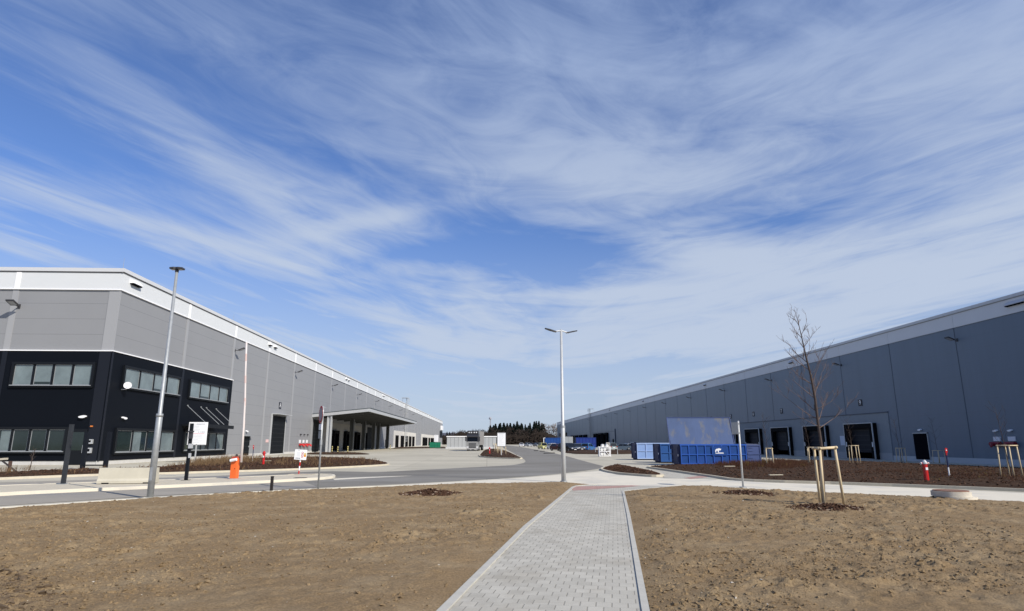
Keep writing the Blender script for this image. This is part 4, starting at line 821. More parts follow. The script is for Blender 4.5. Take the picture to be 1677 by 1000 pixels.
mb = MB(); mb.bar((-.55, 0, .85), (.62, -.1, .10), .08, .06); mb.build('rail', M('rail_dark', (.05, .045, .045), .7), t)
mb = MB(); mb.hexa([(-1.4, -.1, .72), (-.25, -.1, .82), (-.25, .15, .82), (-1.4, .15, .72), (-1.4, -.1, .82), (-.25, -.1, .92), (-.25, .15, .92), (-1.4, .15, .82)]); mb.build('cross_plank', kerb_m, t)

def hydrant(label, x, y, h, z=0.0, sc=1.0):
    t = thing('fire_hydrant', label, 'fire hydrant', (x, y, z), 0, 'red pillar hydrants')
    r_ = .078 * sc; mb = MB(); mb.tube([(0, 0, 0), (0, 0, h * .86)], r_, 14); mb.build('pillar', red, t, smooth=False)
    mb = MB(); mb.tube([(0, 0, h * .84), (0, 0, h * .90), (0, 0, h * .95), (0, 0, h)], [r_ * 1.25, r_ * 1.2, r_ * .8, r_ * .4], 14); mb.build('cap', galv_l if z < .05 else red, t)
    for s_ in (-1, 1):
        mb = MB(); mb.tube([(s_ * r_ * .8, 0, h * .86), (s_ * r_ * 1.5, 0, h * .86)], r_ * .5, 10); mb.build('outlet', red, t)
        mb = MB(); mb.tube([(s_ * r_ * 1.5, 0, h * .86), (s_ * r_ * 1.85, 0, h * .86)], r_ * .55, 10); mb.build('outlet_cap', galv_l, t)
    mb = MB(); mb.box(-r_ * .5, r_ * .5, -r_ * 1.12, -r_ * .9, h * .60, h * .70); mb.build('tag_plate', sign_w, t)
    mb = MB(); mb.tube([(0, 0, 0), (0, 0, .05)], r_ * 1.5, 12); mb.build('base_flange', dred, t); return t
hydrant('red pillar hydrant with silver caps near the kerb on the right, beside the manhole ring', 18.25, 26.1, 1.0, 0.0, 1.2)
hydrant('red pillar hydrant in the long left mulch bed behind the orange barrier', -15.05, 43.9, 1.05, .1)
hydrant('distant red hydrant in the middle mulch island by the site board', .35, 84.0, 1.0, .1)
def marker(label, x, y, h, z):
    t = thing('marker_pole', label, 'marker pole', (x, y, z), 0, 'red, blue and white marker poles')
    for i, (a, b, m_) in enumerate(((0, .36, sign_w), (.36, .74, M('marker_blue', (.012, .018, .07), .5)), (.74, .97, red))):
        mb = MB(); mb.tube([(0, 0, a * h), (0, 0, b * h)], .030 if i < 2 else .034, 10); mb.build('pole_band', m_, t)
    mb = MB(); mb.box(-.05, .05, -.045, -.034, h * .82, h * .96); mb.build('tag_plate', red, t); mb = MB(); disc(mb, (0, -.047, h * .9), .025, (0, -1, 0), .003); mb.build('tag_dot', sign_w, t)
marker('red, blue and white marker pole in the long left mulch bed', -18.7, 52.0, 1.45, .1)
marker('red, blue and white marker pole on the right mulch bed beside the red hydrant', 21.6, 29.3, 1.45, 0.05)
t = thing('manhole_ring', 'raised round concrete manhole ring with a rusty lid in the right lawn by the road', 'manhole', (14.2, 19.2, 0))
mb = MB(); mb.tube([(.04, -.02, -.05), (.04, -.02, .12)], .55, 80); mb.build('lower_ring', M('ring_concrete', (.64, .60, .50), .85, var=.15, vs=5, bump=.004, bs=25), t)
mb = MB(); mb.tube([(-.05, .04, .123), (-.05, .04, .27)], .52, 80); mb.build('upper_ring', M('ring_concrete_grey', (.54, .50, .42), .85, var=.2, vs=4, bump=.004, bs=25), t)
mb = MB(); mb.tube([(-.05, .04, .271), (-.05, .04, .295)], .47, 40); mb.build('lid', M('rusty_lid', (.22, .12, .08), .8, var=.2), t)
# steel bollards with yellow and black bands by the loading canopy
for i, (x, y, lab) in enumerate(((-27.2, 113.5, 'striped bollard in the shade at the near end of the loading canopy'), (-25.0, 108.3, 'yellow and black striped bollard just right of the white canopy column'), (-24.2, 112.3, 'yellow and black striped bollard farther along the front of the loading canopy'), (-24.6, 163.5, 'yellow and black striped bollard at the far end of the loading canopy'))):
    t = thing('striped_bollard', lab, 'bollard', (x, y, 0), 0, 'striped bollards at the loading canopy')
    for k in range(7):
        mb = MB(); mb.tube([(0, 0, k * .17), (0, 0, k * .17 + .17)], .11, 10); mb.build('band', M('faded_yellow', (.62, .54, .22), .6) if k % 2 else black_m, t)

# ================================================================== YOUNG TREES AND STAKES
def branchy(mb, p, d, r_, L_, depth, up=.25, n=3, spread=.6, seed=0):
    pts = [Vector(p)]; rr = [r_]; d = Vector(d).normalized(); seg = 5
    for i in range(seg):
        d = (d + Vector((random.uniform(-.16, .16), random.uniform(-.16, .16), random.uniform(-.05, .12) + up * .12))).normalized(); pts.append(pts[-1] + d * L_ / seg); rr.append(max(.0028, r_ * (1 - .75 * (i + 1) / seg)))
    mb.tube(pts, rr, 5, cap=False)
    if depth <= 0: return
    for k in range(n):
        i = random.randint(1, seg); a = random.uniform(0, 6.283); side = Vector((math.cos(a), math.sin(a), random.uniform(.1, .6)))
        branchy(mb, pts[i], (d * .7 + side * spread), max(.003, rr[i] * .7), L_ * random.uniform(.35, .6), depth - 1, up, max(2, n - 1), spread)
t = thing('young_tree', 'tall leafless young tree held by peeled wooden stakes in the right lawn', 'tree', (8.98, 17.35, 0))
random.seed(21)
tr = [(0.08, -.2, 0), (0.11, -.2, .5), (.14, -.2, 1.1), (.18, -.2, 1.6), (.15, -.2, 2.25), (.14, -.2, 2.9), (.09, -.2, 3.5), (.0, -.2, 4.1), (-.06, -.2, 4.6), (-.12, -.2, 5.05), (-.20, -.2, 5.45)]
rr = [.050, .044, .040, .037, .036, .034, .028, .022, .014, .008, .003]
mb = MB(); mb.tube(tr, rr, 10); mb.build('trunk', bark, t, smooth=True)
mb = MB()
def at_h(z): return Vector((float(np.interp(z, [p_[2] for p_ in tr], [p_[0] for p_ in tr])), float(np.interp(z, [p_[2] for p_ in tr], [p_[1] for p_ in tr])), z))
for z_, dx_, dz2, L_ in ((2.15, -.95, .20, .55), (2.10, .9, .25, .95), (2.35, -.9, .5, .95), (2.28, .65, .75, 1.0), (2.55, -.7, .55, .8), (2.62, .8, .3, .7), (2.9, -.65, .8, .9), (3.0, .5, .9, .85), (3.15, .8, .7, .6), (3.3, -.8, .5, .75), (3.5, .55, .9, .7), (3.7, -.75, .7, .9), (3.9, -.8, .9, .85), (4.05, .45, 1, .6), (4.3, -.4, 1, .55), (4.35, .6, .9, .55), (4.6, -.6, 1, .6), (4.7, .5, 1, .5), (4.95, -.5, 1.2, .5), (5.0, .45, 1, .35), (3.35, .3, 1, .8), (2.8, .3, .9, .7)):
    p0 = at_h(z_); r0 = .013 if L_ > .7 else .009
    branchy(mb, p0, (dx_, random.uniform(-.5, .5), dz2), r0, L_, 2, .5, 4, .7)
mb.build('branches', twig, t, smooth=True, fix=False)
def stake_frame(label, loc, half, h, rz, tilt=.05, n=4, r_=.034, rails=True, z=0.0):
    t = thing('tree_stakes', label, 'tree stakes', (*loc, z), rz, 'peeled wooden tree stakes')
    cs = [(-half, -half * .7), (half, -half * .7), (half, half * .7), (-half, half * .7)] if n == 4 else [(-half, -half * .3), (half, -half * .4), (0, half * .8)]
    top = []
    for i, (x, y) in enumerate(cs):
        b_ = Vector((x * (1 + tilt), y * (1 + tilt), 0)); tp = Vector((x * (1 - tilt), y * (1 - tilt), h)); top.append(tp)
        mb = MB(); mb.tube([b_, tp], [r_, r_ * .92], 9); mb.build('stake', wood, t, smooth=True)
    if rails:
        for i in range(len(cs)):
            a, b_ = top[i], top[(i + 1) % len(cs)]; e = (b_ - a).normalized() * .06; mb = MB(); mb.tube([a - e + Vector((0, 0, -.03)), b_ + e + Vector((0, 0, -.03))], r_ * .85, 8); mb.build('rail', wood, t, smooth=True)
    return t
t = thing('tree_stakes', 'largest wooden stake frame with cross rails around the tall bare tree in the right lawn', 'tree stakes', (8.98, 17.2, 0), 0, 'peeled wooden tree stakes')
SB = [(.22, .40, 0), (.01, -.20, 0), (.78, .20, 0), (.36, .62, 0)]; ST = [(.12, .25, 1.58), (.07, -.15, 1.58), (.60, .05, 1.60), (.42, .42, 1.57)]
for b_, e in zip(SB, ST): mb = MB(); mb.tube([b_, e], [.036, .034], 12); mb.build('stake', wood, t, smooth=True)
for i, j in ((0, 1), (1, 2), (2, 3), (3, 0)):
    a, b_ = Vector(ST[i]), Vector(ST[j]); e = (b_ - a).normalized() * .07; mb = MB(); mb.tube([a - e + Vector((0, 0, -.02 - .01 * (i % 2))), b_ + e + Vector((0, 0, -.02))], .036, 10); mb.build('rail', wood, t, smooth=True)
mb = MB(); mb.tube([ST[1], Vector(at_h(1.5)) + Vector((0, .13, 0))], .012, 6); mb.build('tie_strap', M('strap', (.12, .10, .07), .8), t)
def sapling(label, x, y, h, z, lean_=0.0, seed=0, rb=.02):
    t = thing('young_tree', label, 'tree', (x, y, z), 0, 'leafless saplings'); random.seed(seed)
    tr_ = [(0, 0, 0), (lean_ * .3, 0, h * .3), (lean_ * .55, 0, h * .6), (lean_, 0, h)]
    mb = MB(); mb.tube(tr_, [rb, rb * .8, rb * .55, rb * .15], 7); mb.build('trunk', bark, t, smooth=True)
    mb = MB()
    for k in range(11):
        f_ = .42 + .055 * k; a = random.uniform(0, 6.28); branchy(mb, (lean_ * f_, 0, h * f_), (math.cos(a), math.sin(a), .9), rb * .35, h * .20 * (1.3 - f_ * .6), 1, .5, 3, .7)
    mb.build('branches', bark, t, fix=False)
for i, (px_, w_, top, th, lab, lab2) in enumerate((
    ((19.02, 42.43), .20, 1.30, 3.4, 'wooden stakes with top rails standing left of the tall tree, by the compactor', 'thin sapling in the stakes beside the blue-grey compactor'),
    ((22.91, 44.37), .20, 1.35, 3.2, 'wooden stakes half hidden behind the big stake frame of the tall tree', 'thin sapling half hidden behind the tall staked tree'),
    ((27.96, 47.71), .28, 1.45, 3.4, 'wooden stakes with a top rail in front of the rightmost truck dock', 'thin dark sapling in front of the rightmost truck dock'),
    ((37.38, 56.42), .30, 1.45, 4.0, 'greyish wooden stakes by the warehouse wall left of the small dark door', 'thin dark sapling by the wall left of the small dark door'),
    ((47.40, 65.44), .45, 1.3, 4.5, 'dark wooden stakes against the wall right of the small dark door', 'thin dark sapling by the wall right of the small dark door'),
    ((24.44, 29.10), .36, 1.55, 3.3, 'thick wooden stakes at the right edge before the red fire connections', 'dark sapling at the right edge before the red fire connections'))):
    gy = float(gz(px_[0])); stake_frame(lab, px_, w_, top, R(-20 + 9 * i), .06, 4, .032, True, gy + .05)
    sapling(lab2, px_[0] + .03, px_[1] + .02, th, gy + .05, -.3, 40 + i, .022)
for i, (a, b_) in enumerate((((1.96, 76.99), 'stakes of the nearest sapling in the middle mulch island, right of the site board post'), ((1.77, 87.95), 'second group of sapling stakes in the middle mulch island, just left of the board post'), ((1.67, 105.48), 'third group of sapling stakes in the middle mulch island, behind the second'), ((1.60, 123.01), 'farthest group of sapling stakes in the middle mulch island, nearest the grey shed'))):
    stake_frame(b_, a, .30, 1.35, R(15 * i), .05, 4, .045, False, .15)
for lab, x, y, h, ln in (('leafless twiggy sapling in the left planting bed near the rusty post', (-27.46, 39.80)[0], (-27.46, 39.80)[1], 1.2, .1),):
    sapling(lab, x, y, h, .1, ln, 77, .03)

# ================================================================== CONTAINERS
def skip(name, label, cat, x0, y0, L_, wd, h, m_face, m_end, m_rib, cols, lid=False, logo=False, group='roll-off containers'):
    t = thing(name, label, cat, (x0, y0, 0), 0, group)
    mb = MB(); mb.box(.0, L_, .03, wd, .14, h - .06); mb.build('body', m_face, t)
    mb = MB(); mb.box(-.04, .0, .0, wd + .03, .14, h); mb.box(-.09, -.04, .15, .25, .14, h); mb.box(-.09, -.04, wd - .25, wd - .15, .14, h)
    for z_ in (.35, .8, 1.2): mb.box(-.08, -.04, .25, wd - .25, z_, z_ + .08)
    mb.build('end_door', m_end, t)
    mb = MB(); mb.tube([(-.12, .3, .3), (-.12, .3, h - .2)], .025, 6); mb.box(-.14, -.09, .26, .34, .7, .85, 1); mb.build('door_latch', [m_end, white_trim], t)
    mb = MB(); zt = h - .06; mid = .14 + (h - .2) * .5
    mb.box(-.04, L_ + .04, -.03, .03, h - .10, h); mb.box(-.04, L_ + .04, wd - .03, wd + .04, h - .1, h); mb.box(0, L_, -.03, .03, .10, .20)
    st = L_ / cols
    for k in range(cols + 1): 
        x = min(max(k * st, .03), L_ - .03); mb.box(x - .03, x + .03, -.03, .03, .20, h - .10)
    for k in range(cols): mb.box(k * st + .03 if k else .06, (k + 1) * st - .03, -.028, .03, mid - .03, mid + .03)
    mb.build('rib', m_rib, t)
    mb = MB(); mb.box(.2, L_ - .1, .25, .37, 0.0, .139); mb.box(.2, L_ - .1, wd - .37, wd - .25, 0.0, .139)
    for x in (.15, L_ - .4): mb.tube([(x, .1, .08), (x, wd - .1, .08)], .08, 10)
    mb.build('skid', blue_d, t)
    return t
CM = skip('waste_container', 'large bright blue waste container with an emblem and its stained lid standing open', 'container', 14.35, 46.9, 4.95, 2.2, 1.58, blue_m, blue_d, M('blue_rib', (.025, .10, .42), .45), 8)
mb = MB(); mb.hexa([(-.08, 2.22, 1.55), (4.95, 2.22, 1.55), (4.95, 2.30, 1.55), (-.08, 2.30, 1.55), (-.15, 2.55, 3.62), (4.80, 2.55, 3.62), (4.80, 2.63, 3.62), (-.15, 2.63, 3.62)]); ld = mb.build('lid', lid_m, CM)
mb = MB(); mb.bar((-.12, 2.20, 1.5), (-.19, 2.53, 3.64), .05, .05); mb.bar((4.99, 2.2, 1.5), (4.84, 2.53, 3.64), .05, .05); mb.bar((-.19, 2.54, 3.64), (4.84, 2.54, 3.64), .05, .05); mb.build('lid_frame', blue_s, ld)
for x in (-.1, ): mb = MB(); mb.tube([(x, 2.2, 1.2), (x, 2.28, 1.85)], .05, 6); mb.build('hinge', blue_d, CM)
st = 4.95 / 8; u0 = st * 4 - .1; mb = MB(); mb.box(u0, u0 + 1.08, -.05, -.031, .80, 1.40, 0)
for q_ in ((u0 - .02, u0 + 1.1, .77, .80), (u0 - .02, u0 + 1.1, 1.40, 1.43)): mb.box(q_[0], q_[1], -.06, -.03, q_[2], q_[3], 1)
mb.box(u0 - .03, u0, -.06, -.03, .80, 1.40, 1); mb.box(u0 + 1.08, u0 + 1.11, -.06, -.03, .80, 1.40, 1)
ep = mb.build('emblem_panel', [blue_m, M('blue_rib', (.025, .10, .42), .45)], CM)
an = [(0, 0), (.05, .0), (.07, .10), (.11, .14), (.17, .13), (.19, 0), (.26, 0), (.27, .12), (.33, .16), (.41, .17), (.45, .24), (.43, .28), (.36, .27), (.30, .32), (.22, .28), (.12, .27), (.03, .22), (-.01, .12)]
mb = MB(); ox, oz = u0 + .22, .98; mb.prism(an, lambda x, z: (ox + x, -.056, oz + z), lambda x, z: (ox + x, -.051, oz + z)); mb.box(ox, ox + .62, -.056, -.051, oz - .08, oz - .035); mb.box(ox + .22, ox + .60, -.056, -.051, oz + .0 - .02, oz + .005); mb.build('emblem', sign_w, ep)
# compactor at the right end
t = thing('waste_compactor', 'dark blue-grey compactor with horizontal ribs, right of the bright blue container', 'compactor', (19.45, 47.2, 0))
mb = MB(); mb.box(0, 1.05, 0, 2.0, .1, 1.52); mb.build('body', blue_s, t)
mb = MB()
for k in range(5): mb.box(.08, .45, -.03, -.001, .3 + k * .25, .36 + k * .25); 
mb.box(0, 1.05, -.04, -.001, .82, .88); mb.box(0, .06, -.04, -.001, .1, 1.52); mb.box(.98, 1.05, -.04, -.001, .1, 1.52); mb.box(.06, .98, -.04, -.001, 1.45, 1.52); mb.build('rib', blue_s, t)
mb = MB(); mb.prism([(0, 1.52), (1.0, 1.52), (.85, 1.60), (0, 1.62)], lambda x, z: (x, .02, z), lambda x, z: (x, 1.9, z)); mb.build('hood', M('compactor_hood', (.09, .11, .19), .5), t)
mb = MB(); mb.box(1.05, 1.3, .5, 1.2, .15, .6); mb.build('power_unit', rubber, t)
skip('waste_container', 'mid-blue waste container partly hidden behind the large one with the open lid', 'container', 14.85, 54.2, 4.6, 2.3, 1.60, M('mid_blue_paint', (.02, .085, .27), .5, var=.1), blue_d, M('mid_blue_rib', (.03, .10, .30), .5), 6)
skip('waste_container', 'light blue waste container, leftmost and farthest of the three in the row', 'container', 15.0, 63.4, 4.6, 2.3, 1.66, blue_l, blue_d, M('light_blue_rib', (.32, .43, .66), .5), 5)
skip('green_container', 'small green waste container at the far end of the left warehouse', 'container', -17.5, 196, 3.2, 2.0, 1.75, green_m, green_m, green_m, 4)
skip('blue_container', 'long blue container behind the parked yellow car', 'container', 18.8, 205, 5.6, 2.4, 3.15, blue_m, blue_m, blue_m, 6)
skip('blue_container', 'dark blue container behind the bright blue parked car', 'container', 23.6, 168, 5.3, 2.4, 2.95, M('navy_container', (.008, .03, .20), .55, var=.1), blue_d, M('navy_container', (.008, .03, .20), .55), 6)

# small structures around the car park
t = thing('storage_shed', 'low flat grey panelled shed with white coping behind the lorry', 'shed', (-10.7, 171, 0))
pan = M('shed_panels', (.40, .415, .42), .6, var=.05, vs=.5)
mb = MB(); mb.box(0, 13.2, 0, 6, .5, 3.1); mb.build('wall', pan, t)
mb = MB()
for k in range(1, 13): mb.box(k * 1.02 - .04, k * 1.02 + .04, -.03, 0, .5, 3.1)
mb.build('panel_joint', M('shed_joint', (.24, .25, .26), .6), t)
mb = MB(); mb.box(-.15, 13.35, -.15, 6.15, 3.1, 3.35); mb.build('coping', white_trim, t); mb = MB(); mb.box(-.3, 13.4, -.2, 6.2, 0, .5); mb.build('base', M('shed_base', (.55, .56, .56), .8), t)
mb = MB(); mb.box(13.2, 13.25, 1, 2, .6, 2.7); mb.build('door', dark_door, t)
t = thing('steel_rack', 'white steel rack holding rolls and slabs on the yard left of the light blue container', 'rack', (14.0, 79, 0))
mb = MB()
for x in (0, 1.35):
    for y in (0, .8): mb.box(x - .04, x + .04, y - .04, y + .04, 0, 1.2)
for z_ in (.05, .6, 1.16):
    for y in (0, .8): mb.box(.04, 1.31, y - .035, y + .035, z_ - .035, z_ + .035)
mb.bar((.75, -.03, .6), (1.3, -.03, .05), .07, .05); mb.build('frame', white_trim, t)
for x, z_ in ((.3, .82), (.68, .85), (.3, .30), (.65, .32), (.45, 1.33), (1.0, 1.33)):
    mb = MB(); mb.tube([(x, .05, z_), (x, .75, z_)], .17, 12); mb.build('roll', M('roll_white', (.72, .72, .70), .6), t)
for i, (x, y, w_) in enumerate(((17.0, 92, 1.9), (16.9, 99, 1.8))):
    t = thing('hoop_barrier', ('pale grey hoop barrier at the edge of the mulch strip, nearest to the white rack', 'pale grey hoop barrier behind the first one on the mulch strip')[i], 'hoop barrier', (x, y, 0), 0, 'hoop barriers')
    mb = MB(); mb.tube([(0, 0, 0), (0, 0, .85), (w_, 0, .85), (w_, 0, 0)], .06, 8); mb.build('hoop', galv_l, t)
t = thing('ticket_machine', 'pale square sign cabinet standing on the mulch strip before the silver car', 'cabinet', (20.6, 108, .1))
mb = MB(); mb.box(-.3, .3, -.1, .1, .5, 1.6); mb.build('cabinet', beige_m, t); mb = MB(); mb.box(-.05, .05, -.05, .05, 0, .5); mb.build('post', galv_l, t); mb = MB(); mb.box(-.1, .1, -.105, -.1, .8, 1.4); mb.build('screen', dark_in, t)
t = thing('white_pole', 'thin white pole with a short top arm beside the yellow car', 'pole', (15.6, 175, 0))
mb = MB(); mb.tube([(0, 0, 0), (0, 0, 2.9)], .09, 8); mb.build('pole', white_trim, t); mb = MB(); mb.tube([(0, 0, 2.85), (.45, 0, 2.9)], .07, 6); mb.build('arm', white_trim, t)
for i, p_ in enumerate(((10.13, 131.44), (9.44, 101.13), (10.43, 102.21), (10.70, 123.48))):
    t = thing('wheel_stop', ('low dark wheel stop at the road edge, farthest from the street lamp', 'low dark wheel stop nearest the yellow car', 'low dark wheel stop nearest to the street lamp', 'short dark wheel stop beside the road in front of the cars')[i], 'wheel stop', (*p_, 0), R(60), 'wheel stops at the road edge')
    mb = MB(); mb.prism([(-.12, 0), (.12, 0), (.08, .10), (-.08, .10)], lambda x, z: (-.9, x, z), lambda x, z: (.9, x, z)); mb.build('block', rubber, t)
for i, (x, y, l) in enumerate((( *(14.59, 38.15), 'thin pale plank lying on the right mulch bed by the sign pole'), (*(13.67, 30.01), 'thin pale plank lying on the right mulch bed near the kerb'), (*(-17.18, 50.79), 'thin pale plank lying in the left mulch bed by the red hydrant'))):
    t = thing('plank', l, 'plank', (x, y, .30 if i != 1 else .2), R(8), 'planks left on the beds'); mb = MB(); mb.box(-.35, .35, -.07, .07, 0, .03); mb.build('board', kerb_m, t)

# ================================================================== VEHICLES
def car(label, x, y, rz, paint, L_=4.3, wd=1.78, H=1.48, kind='hatch', scale=1.0, name='parked_car'):
    t = thing(name, label, 'car', (x, y, float(gz(x))), rz, 'cars parked along the road'); hl = L_ / 2; w2 = wd / 2
    r_ = .32; xf, xr = hl - .85, -hl + .8
    def arch(cx): return [(cx + (r_ + .05) * math.cos(a), .20 + (r_ + .08) * math.sin(a)) for a in np.linspace(0, math.pi, 8)]
    prof = [(hl - .03, .24), (hl, .45), (hl - .06, .66), (hl - .95, .90), (-hl + .18, .95), (-hl + .02, .78), (-hl, .42), (-hl + .05, .24)] + [(a, b) for a, b in arch(xr)][::-1] + [(a, b) for a, b in arch(xf)][::-1]
    mb = MB(); n = len(prof); lay = [(-w2, .96), (-w2 + .1, 1.0), (w2 - .1, 1.0), (w2, .96)]; vs = []
    for yy, s_ in lay: vs += [(px_ * (s_ if abs(px_) > hl - .2 else 1), yy, .24 + (pz - .24) * (1 if pz < .7 else (.985 if s_ == 1 else .955))) for px_, pz in prof]
    tri = tessellate_polygon([[Vector((p_[0], p_[1], 0)) for p_ in prof]])
    fs = [tuple(a) for a in tri] + [tuple(i + 3 * n for i in a)[::-1] for a in tri]
    for k in range(3): fs += [(k * n + i, k * n + (i + 1) % n, (k + 1) * n + (i + 1) % n, (k + 1) * n + i) for i in range(n)]
    mb.add(vs, fs); mb.build('body', paint, t)
    g0, g1 = {'hatch': (-hl + .12, -hl + .65), 'sedan': (-hl + .75, -hl + 1.35), 'suv': (-hl + .08, -hl + .38), 'van': (-hl + .05, -hl + .15)}[kind]; f0 = hl - 1.0 if kind != 'van' else hl - .7; f1 = hl - 1.75 if kind != 'van' else hl - 1.3
    b0, b1, zb, zt = w2 - .08, w2 - .26, .90, H - .06
    mb = MB(); mb.hexa([(g0, -b0, zb), (f0, -b0, zb), (f0, b0, zb), (g0, b0, zb), (g1, -b1, zt), (f1, -b1, zt), (f1, b1, zt), (g1, b1, zt)]); mb.build('window', car_glass, t)
    mb = MB(); mb.hexa([(g1 - .04, -b1 - .02, zt), (f1 + .03, -b1 - .02, zt), (f1 + .03, b1 + .02, zt), (g1 - .04, b1 + .02, zt), (g1 + .1, -b1 + .1, H), (f1 - .15, -b1 + .1, H), (f1 - .15, b1 - .1, H), (g1 + .1, b1 - .1, H)])
    for s_ in (-1, 1):
        for a, b_ in (((g0, zb), (g1, zt)), ((f0, zb), (f1, zt)), (((g0 + f0) / 2, zb), ((g1 + f1) / 2 + .05, zt)), ((g0 + .55 * (1 if kind != 'sedan' else .5), zb), (g1 + .35, zt))): mb.bar((a[0], s_ * (b0 + .005), a[1]), (b_[0], s_ * (b1 + .005), b_[1]), .07, .05)
    mb.build('roof', paint, t)
    for cx in (xf, xr):
        for s_ in (-1, 1):
            mb = MB(); mb.tube([(cx, s_ * (w2 - .20), r_), (cx, s_ * (w2 - .005), r_)], r_, 16); wo_ = mb.build('wheel', tyre_m, t)
            mb = MB(); mb.tube([(cx, s_ * (w2 - .03), r_), (cx, s_ * (w2 + .004), r_)], r_ * .62, 12); mb.build('rim', rim_m, wo_)
    for s_ in (-1, 1):
        mb = MB(); mb.box(hl - .16, hl - .02, s_ * (w2 - .28) - .17, s_ * (w2 - .28) + .17, .60, .72); mb.build('headlight', head_m, t)
        mb = MB(); mb.box(-hl - .005, -hl + .1, s_ * (w2 - .2) - .12, s_ * (w2 - .2) + .12, .68, .86); mb.build('tail_light', tail_m, t)
        mb = MB(); mb.box(f0 - .45, f0 - .25, min(s_ * (w2 - .02), s_ * (w2 + .17)), max(s_ * (w2 - .02), s_ * (w2 + .17)), .92, 1.06); mb.build('mirror', paint, t)
    mb = MB(); mb.box(hl - .02, hl + .012, -.45, .45, .36, .52); mb.box(hl - .06, hl - .01, -.35, .35, .60, .68); mb.build('grille', rubber, t)
    mb = MB(); mb.box(hl + .013, hl + .02, -.25, .25, .38, .48); mb.box(-hl - .02, -hl - .004, -.25, .25, .5, .61); mb.build('licence_plate', sign_w, t)
    return t
def paint(n, c, r_=.28): return M('paint_' + n, c, r_, 0.0, coat=.6, spec=.5)
P_ = paint
D = R(-90)
car('white small car, farthest left of the parked cars under the trees', 14.2, 262, D, P_('white', (.75, .75, .76)))
car('silver grey car beside the farthest white one under the trees', 17.2, 268, D + .5, P_('silver', (.36, .39, .42)), 4.6, kind='sedan')
car('dark grey car second right of the farthest white one', 21.0, 266, D + .3, P_('slate', (.10, .12, .15)))
car('dark red car in the distant row under the trees', 24.5, 275, D + .3, P_('maroon', (.16, .03, .03)), kind='sedan')
car('tan coloured car at the right end of the distant row under the trees', 28.8, 280, D + .3, P_('tan', (.50, .42, .22)), 4.5)
car('black car in the distant row beyond the silver grey one', 20.5, 290, D, P_('black', (.012, .012, .014)))
car('yellow-green car with a white roof parked nearest the road bend', 14.6, 165, D + .25, P_('yellow', (.62, .58, .16)), 4.1, 1.75, 1.62, 'hatch')
car('white van-like car right beside the yellow-green one', 16.6, 160, D + .3, P_('white', (.75, .75, .76)), 4.2, 1.8, 1.5, 'suv')
car('dark red car parked between the white one and the black one', 14.9, 133, D + .45, P_('wine', (.07, .012, .018)), 4.2, 1.78, 1.45)
car('black car parked just left of the slim street lamp', 15.2, 119, D + .5, P_('black', (.012, .012, .014)), 4.4, 1.82, 1.62, 'suv')
car('black hatchback parked just right of the slim street lamp', 17.7, 127, D + .5, P_('ink', (.02, .022, .03)), 4.3, 1.8, 1.5)
car('grey estate car parked behind the black hatchback right of the street lamp', 21.2, 147, D + .4, P_('greyblue', (.13, .14, .18)), 4.6, 1.8, 1.5, 'sedan')
car('silver car half hidden behind the bright blue one', 24.4, 158, D + .4, P_('silver', (.36, .39, .42)), 4.4)
car('bright blue car with a pale roof window parked behind the mulch strip', 20.6, 130, R(62), P_('blue', (.05, .17, .42)), 4.3, 1.8, 1.55)
car('pale green-grey car right of the bright blue one', 27.4, 142, R(105), P_('sage', (.22, .28, .28)), 4.6, 1.82, 1.62, 'suv')
car('dark blue-grey saloon car right of the pale green-grey one', 32.0, 150, R(170), P_('bluegrey', (.06, .09, .13)), 4.6, 1.8, 1.42, 'sedan')
car('silver estate car near the warehouse wall, left of the black van', 35.5, 160, R(100), P_('silver2', (.42, .45, .47)), 4.7, 1.82, 1.6, 'suv')
car('black van parked by the warehouse wall, rightmost of the vehicles', 39.0, 168, R(95), P_('black', (.012, .012, .014)), 4.9, 1.95, 2.1, 'van')

# lorry facing the camera
t = thing('lorry', 'grey lorry with a tall cab facing the view, parked in front of the low shed', 'lorry', (-3.0, 132.3, 0), R(-4))
cabm = P_('lorry_dark_paint', (.022, .022, .025), .45)
mb = MB(); mb.prism([(0, .45), (0, 1.88), (2.2, 1.88), (2.2, .45)], lambda y, z: (-1.24, y, z), lambda y, z: (1.24, y, z)); mb.build('cab_front', P_('lorry_silver_light', (.27, .27, .265), .4), t, bevel=.04)
prof = [(0, 1.88), (.25, 2.75), (.55, 3.35), (.9, 3.5), (2.2, 3.5), (2.2, 1.88)]
mb = MB(); mb.prism(prof, lambda y, z: (-1.24, y, z), lambda y, z: (1.24, y, z)); mb.build('cab', cabm, t, bevel=.05)
mb = MB(); mb.hexa([(-1.12, -.02, 1.92), (1.12, -.02, 1.92), (1.12, .1, 1.92), (-1.12, .1, 1.92), (-1.05, .22, 2.75), (1.05, .22, 2.75), (1.05, .35, 2.75), (-1.05, .35, 2.75)]); mb.build('windscreen', M('lorry_glass', (.004, .005, .006), .15, spec=.25), t)
mb = MB(); mb.box(-1.22, 1.22, -.03, .25, 2.76, 2.95); mb.box(-1.15, 1.15, .5, .62, 3.48, 4.05); mb.build('sun_visor', M('lorry_dark', (.05, .05, .055), .4), t)
mb = MB(); mb.hexa([(-1.2, .55, 3.4), (1.2, .55, 3.4), (1.2, 2.2, 3.4), (-1.2, 2.2, 3.4), (-1.1, 1.0, 4.1), (1.1, 1.0, 4.1), (1.1, 2.2, 4.15), (-1.1, 2.2, 4.15)]); mb.build('roof_deflector', cabm, t)
mb = MB()
for z_ in (.95, 1.2, 1.45): mb.box(-.75, .75, -.05, -.001, z_, z_ + .12)
mb.box(-1.0, 1.0, -.06, -.001, .62, .82); mb.build('grille', M('lorry_dark', (.05, .05, .055), .4), t)
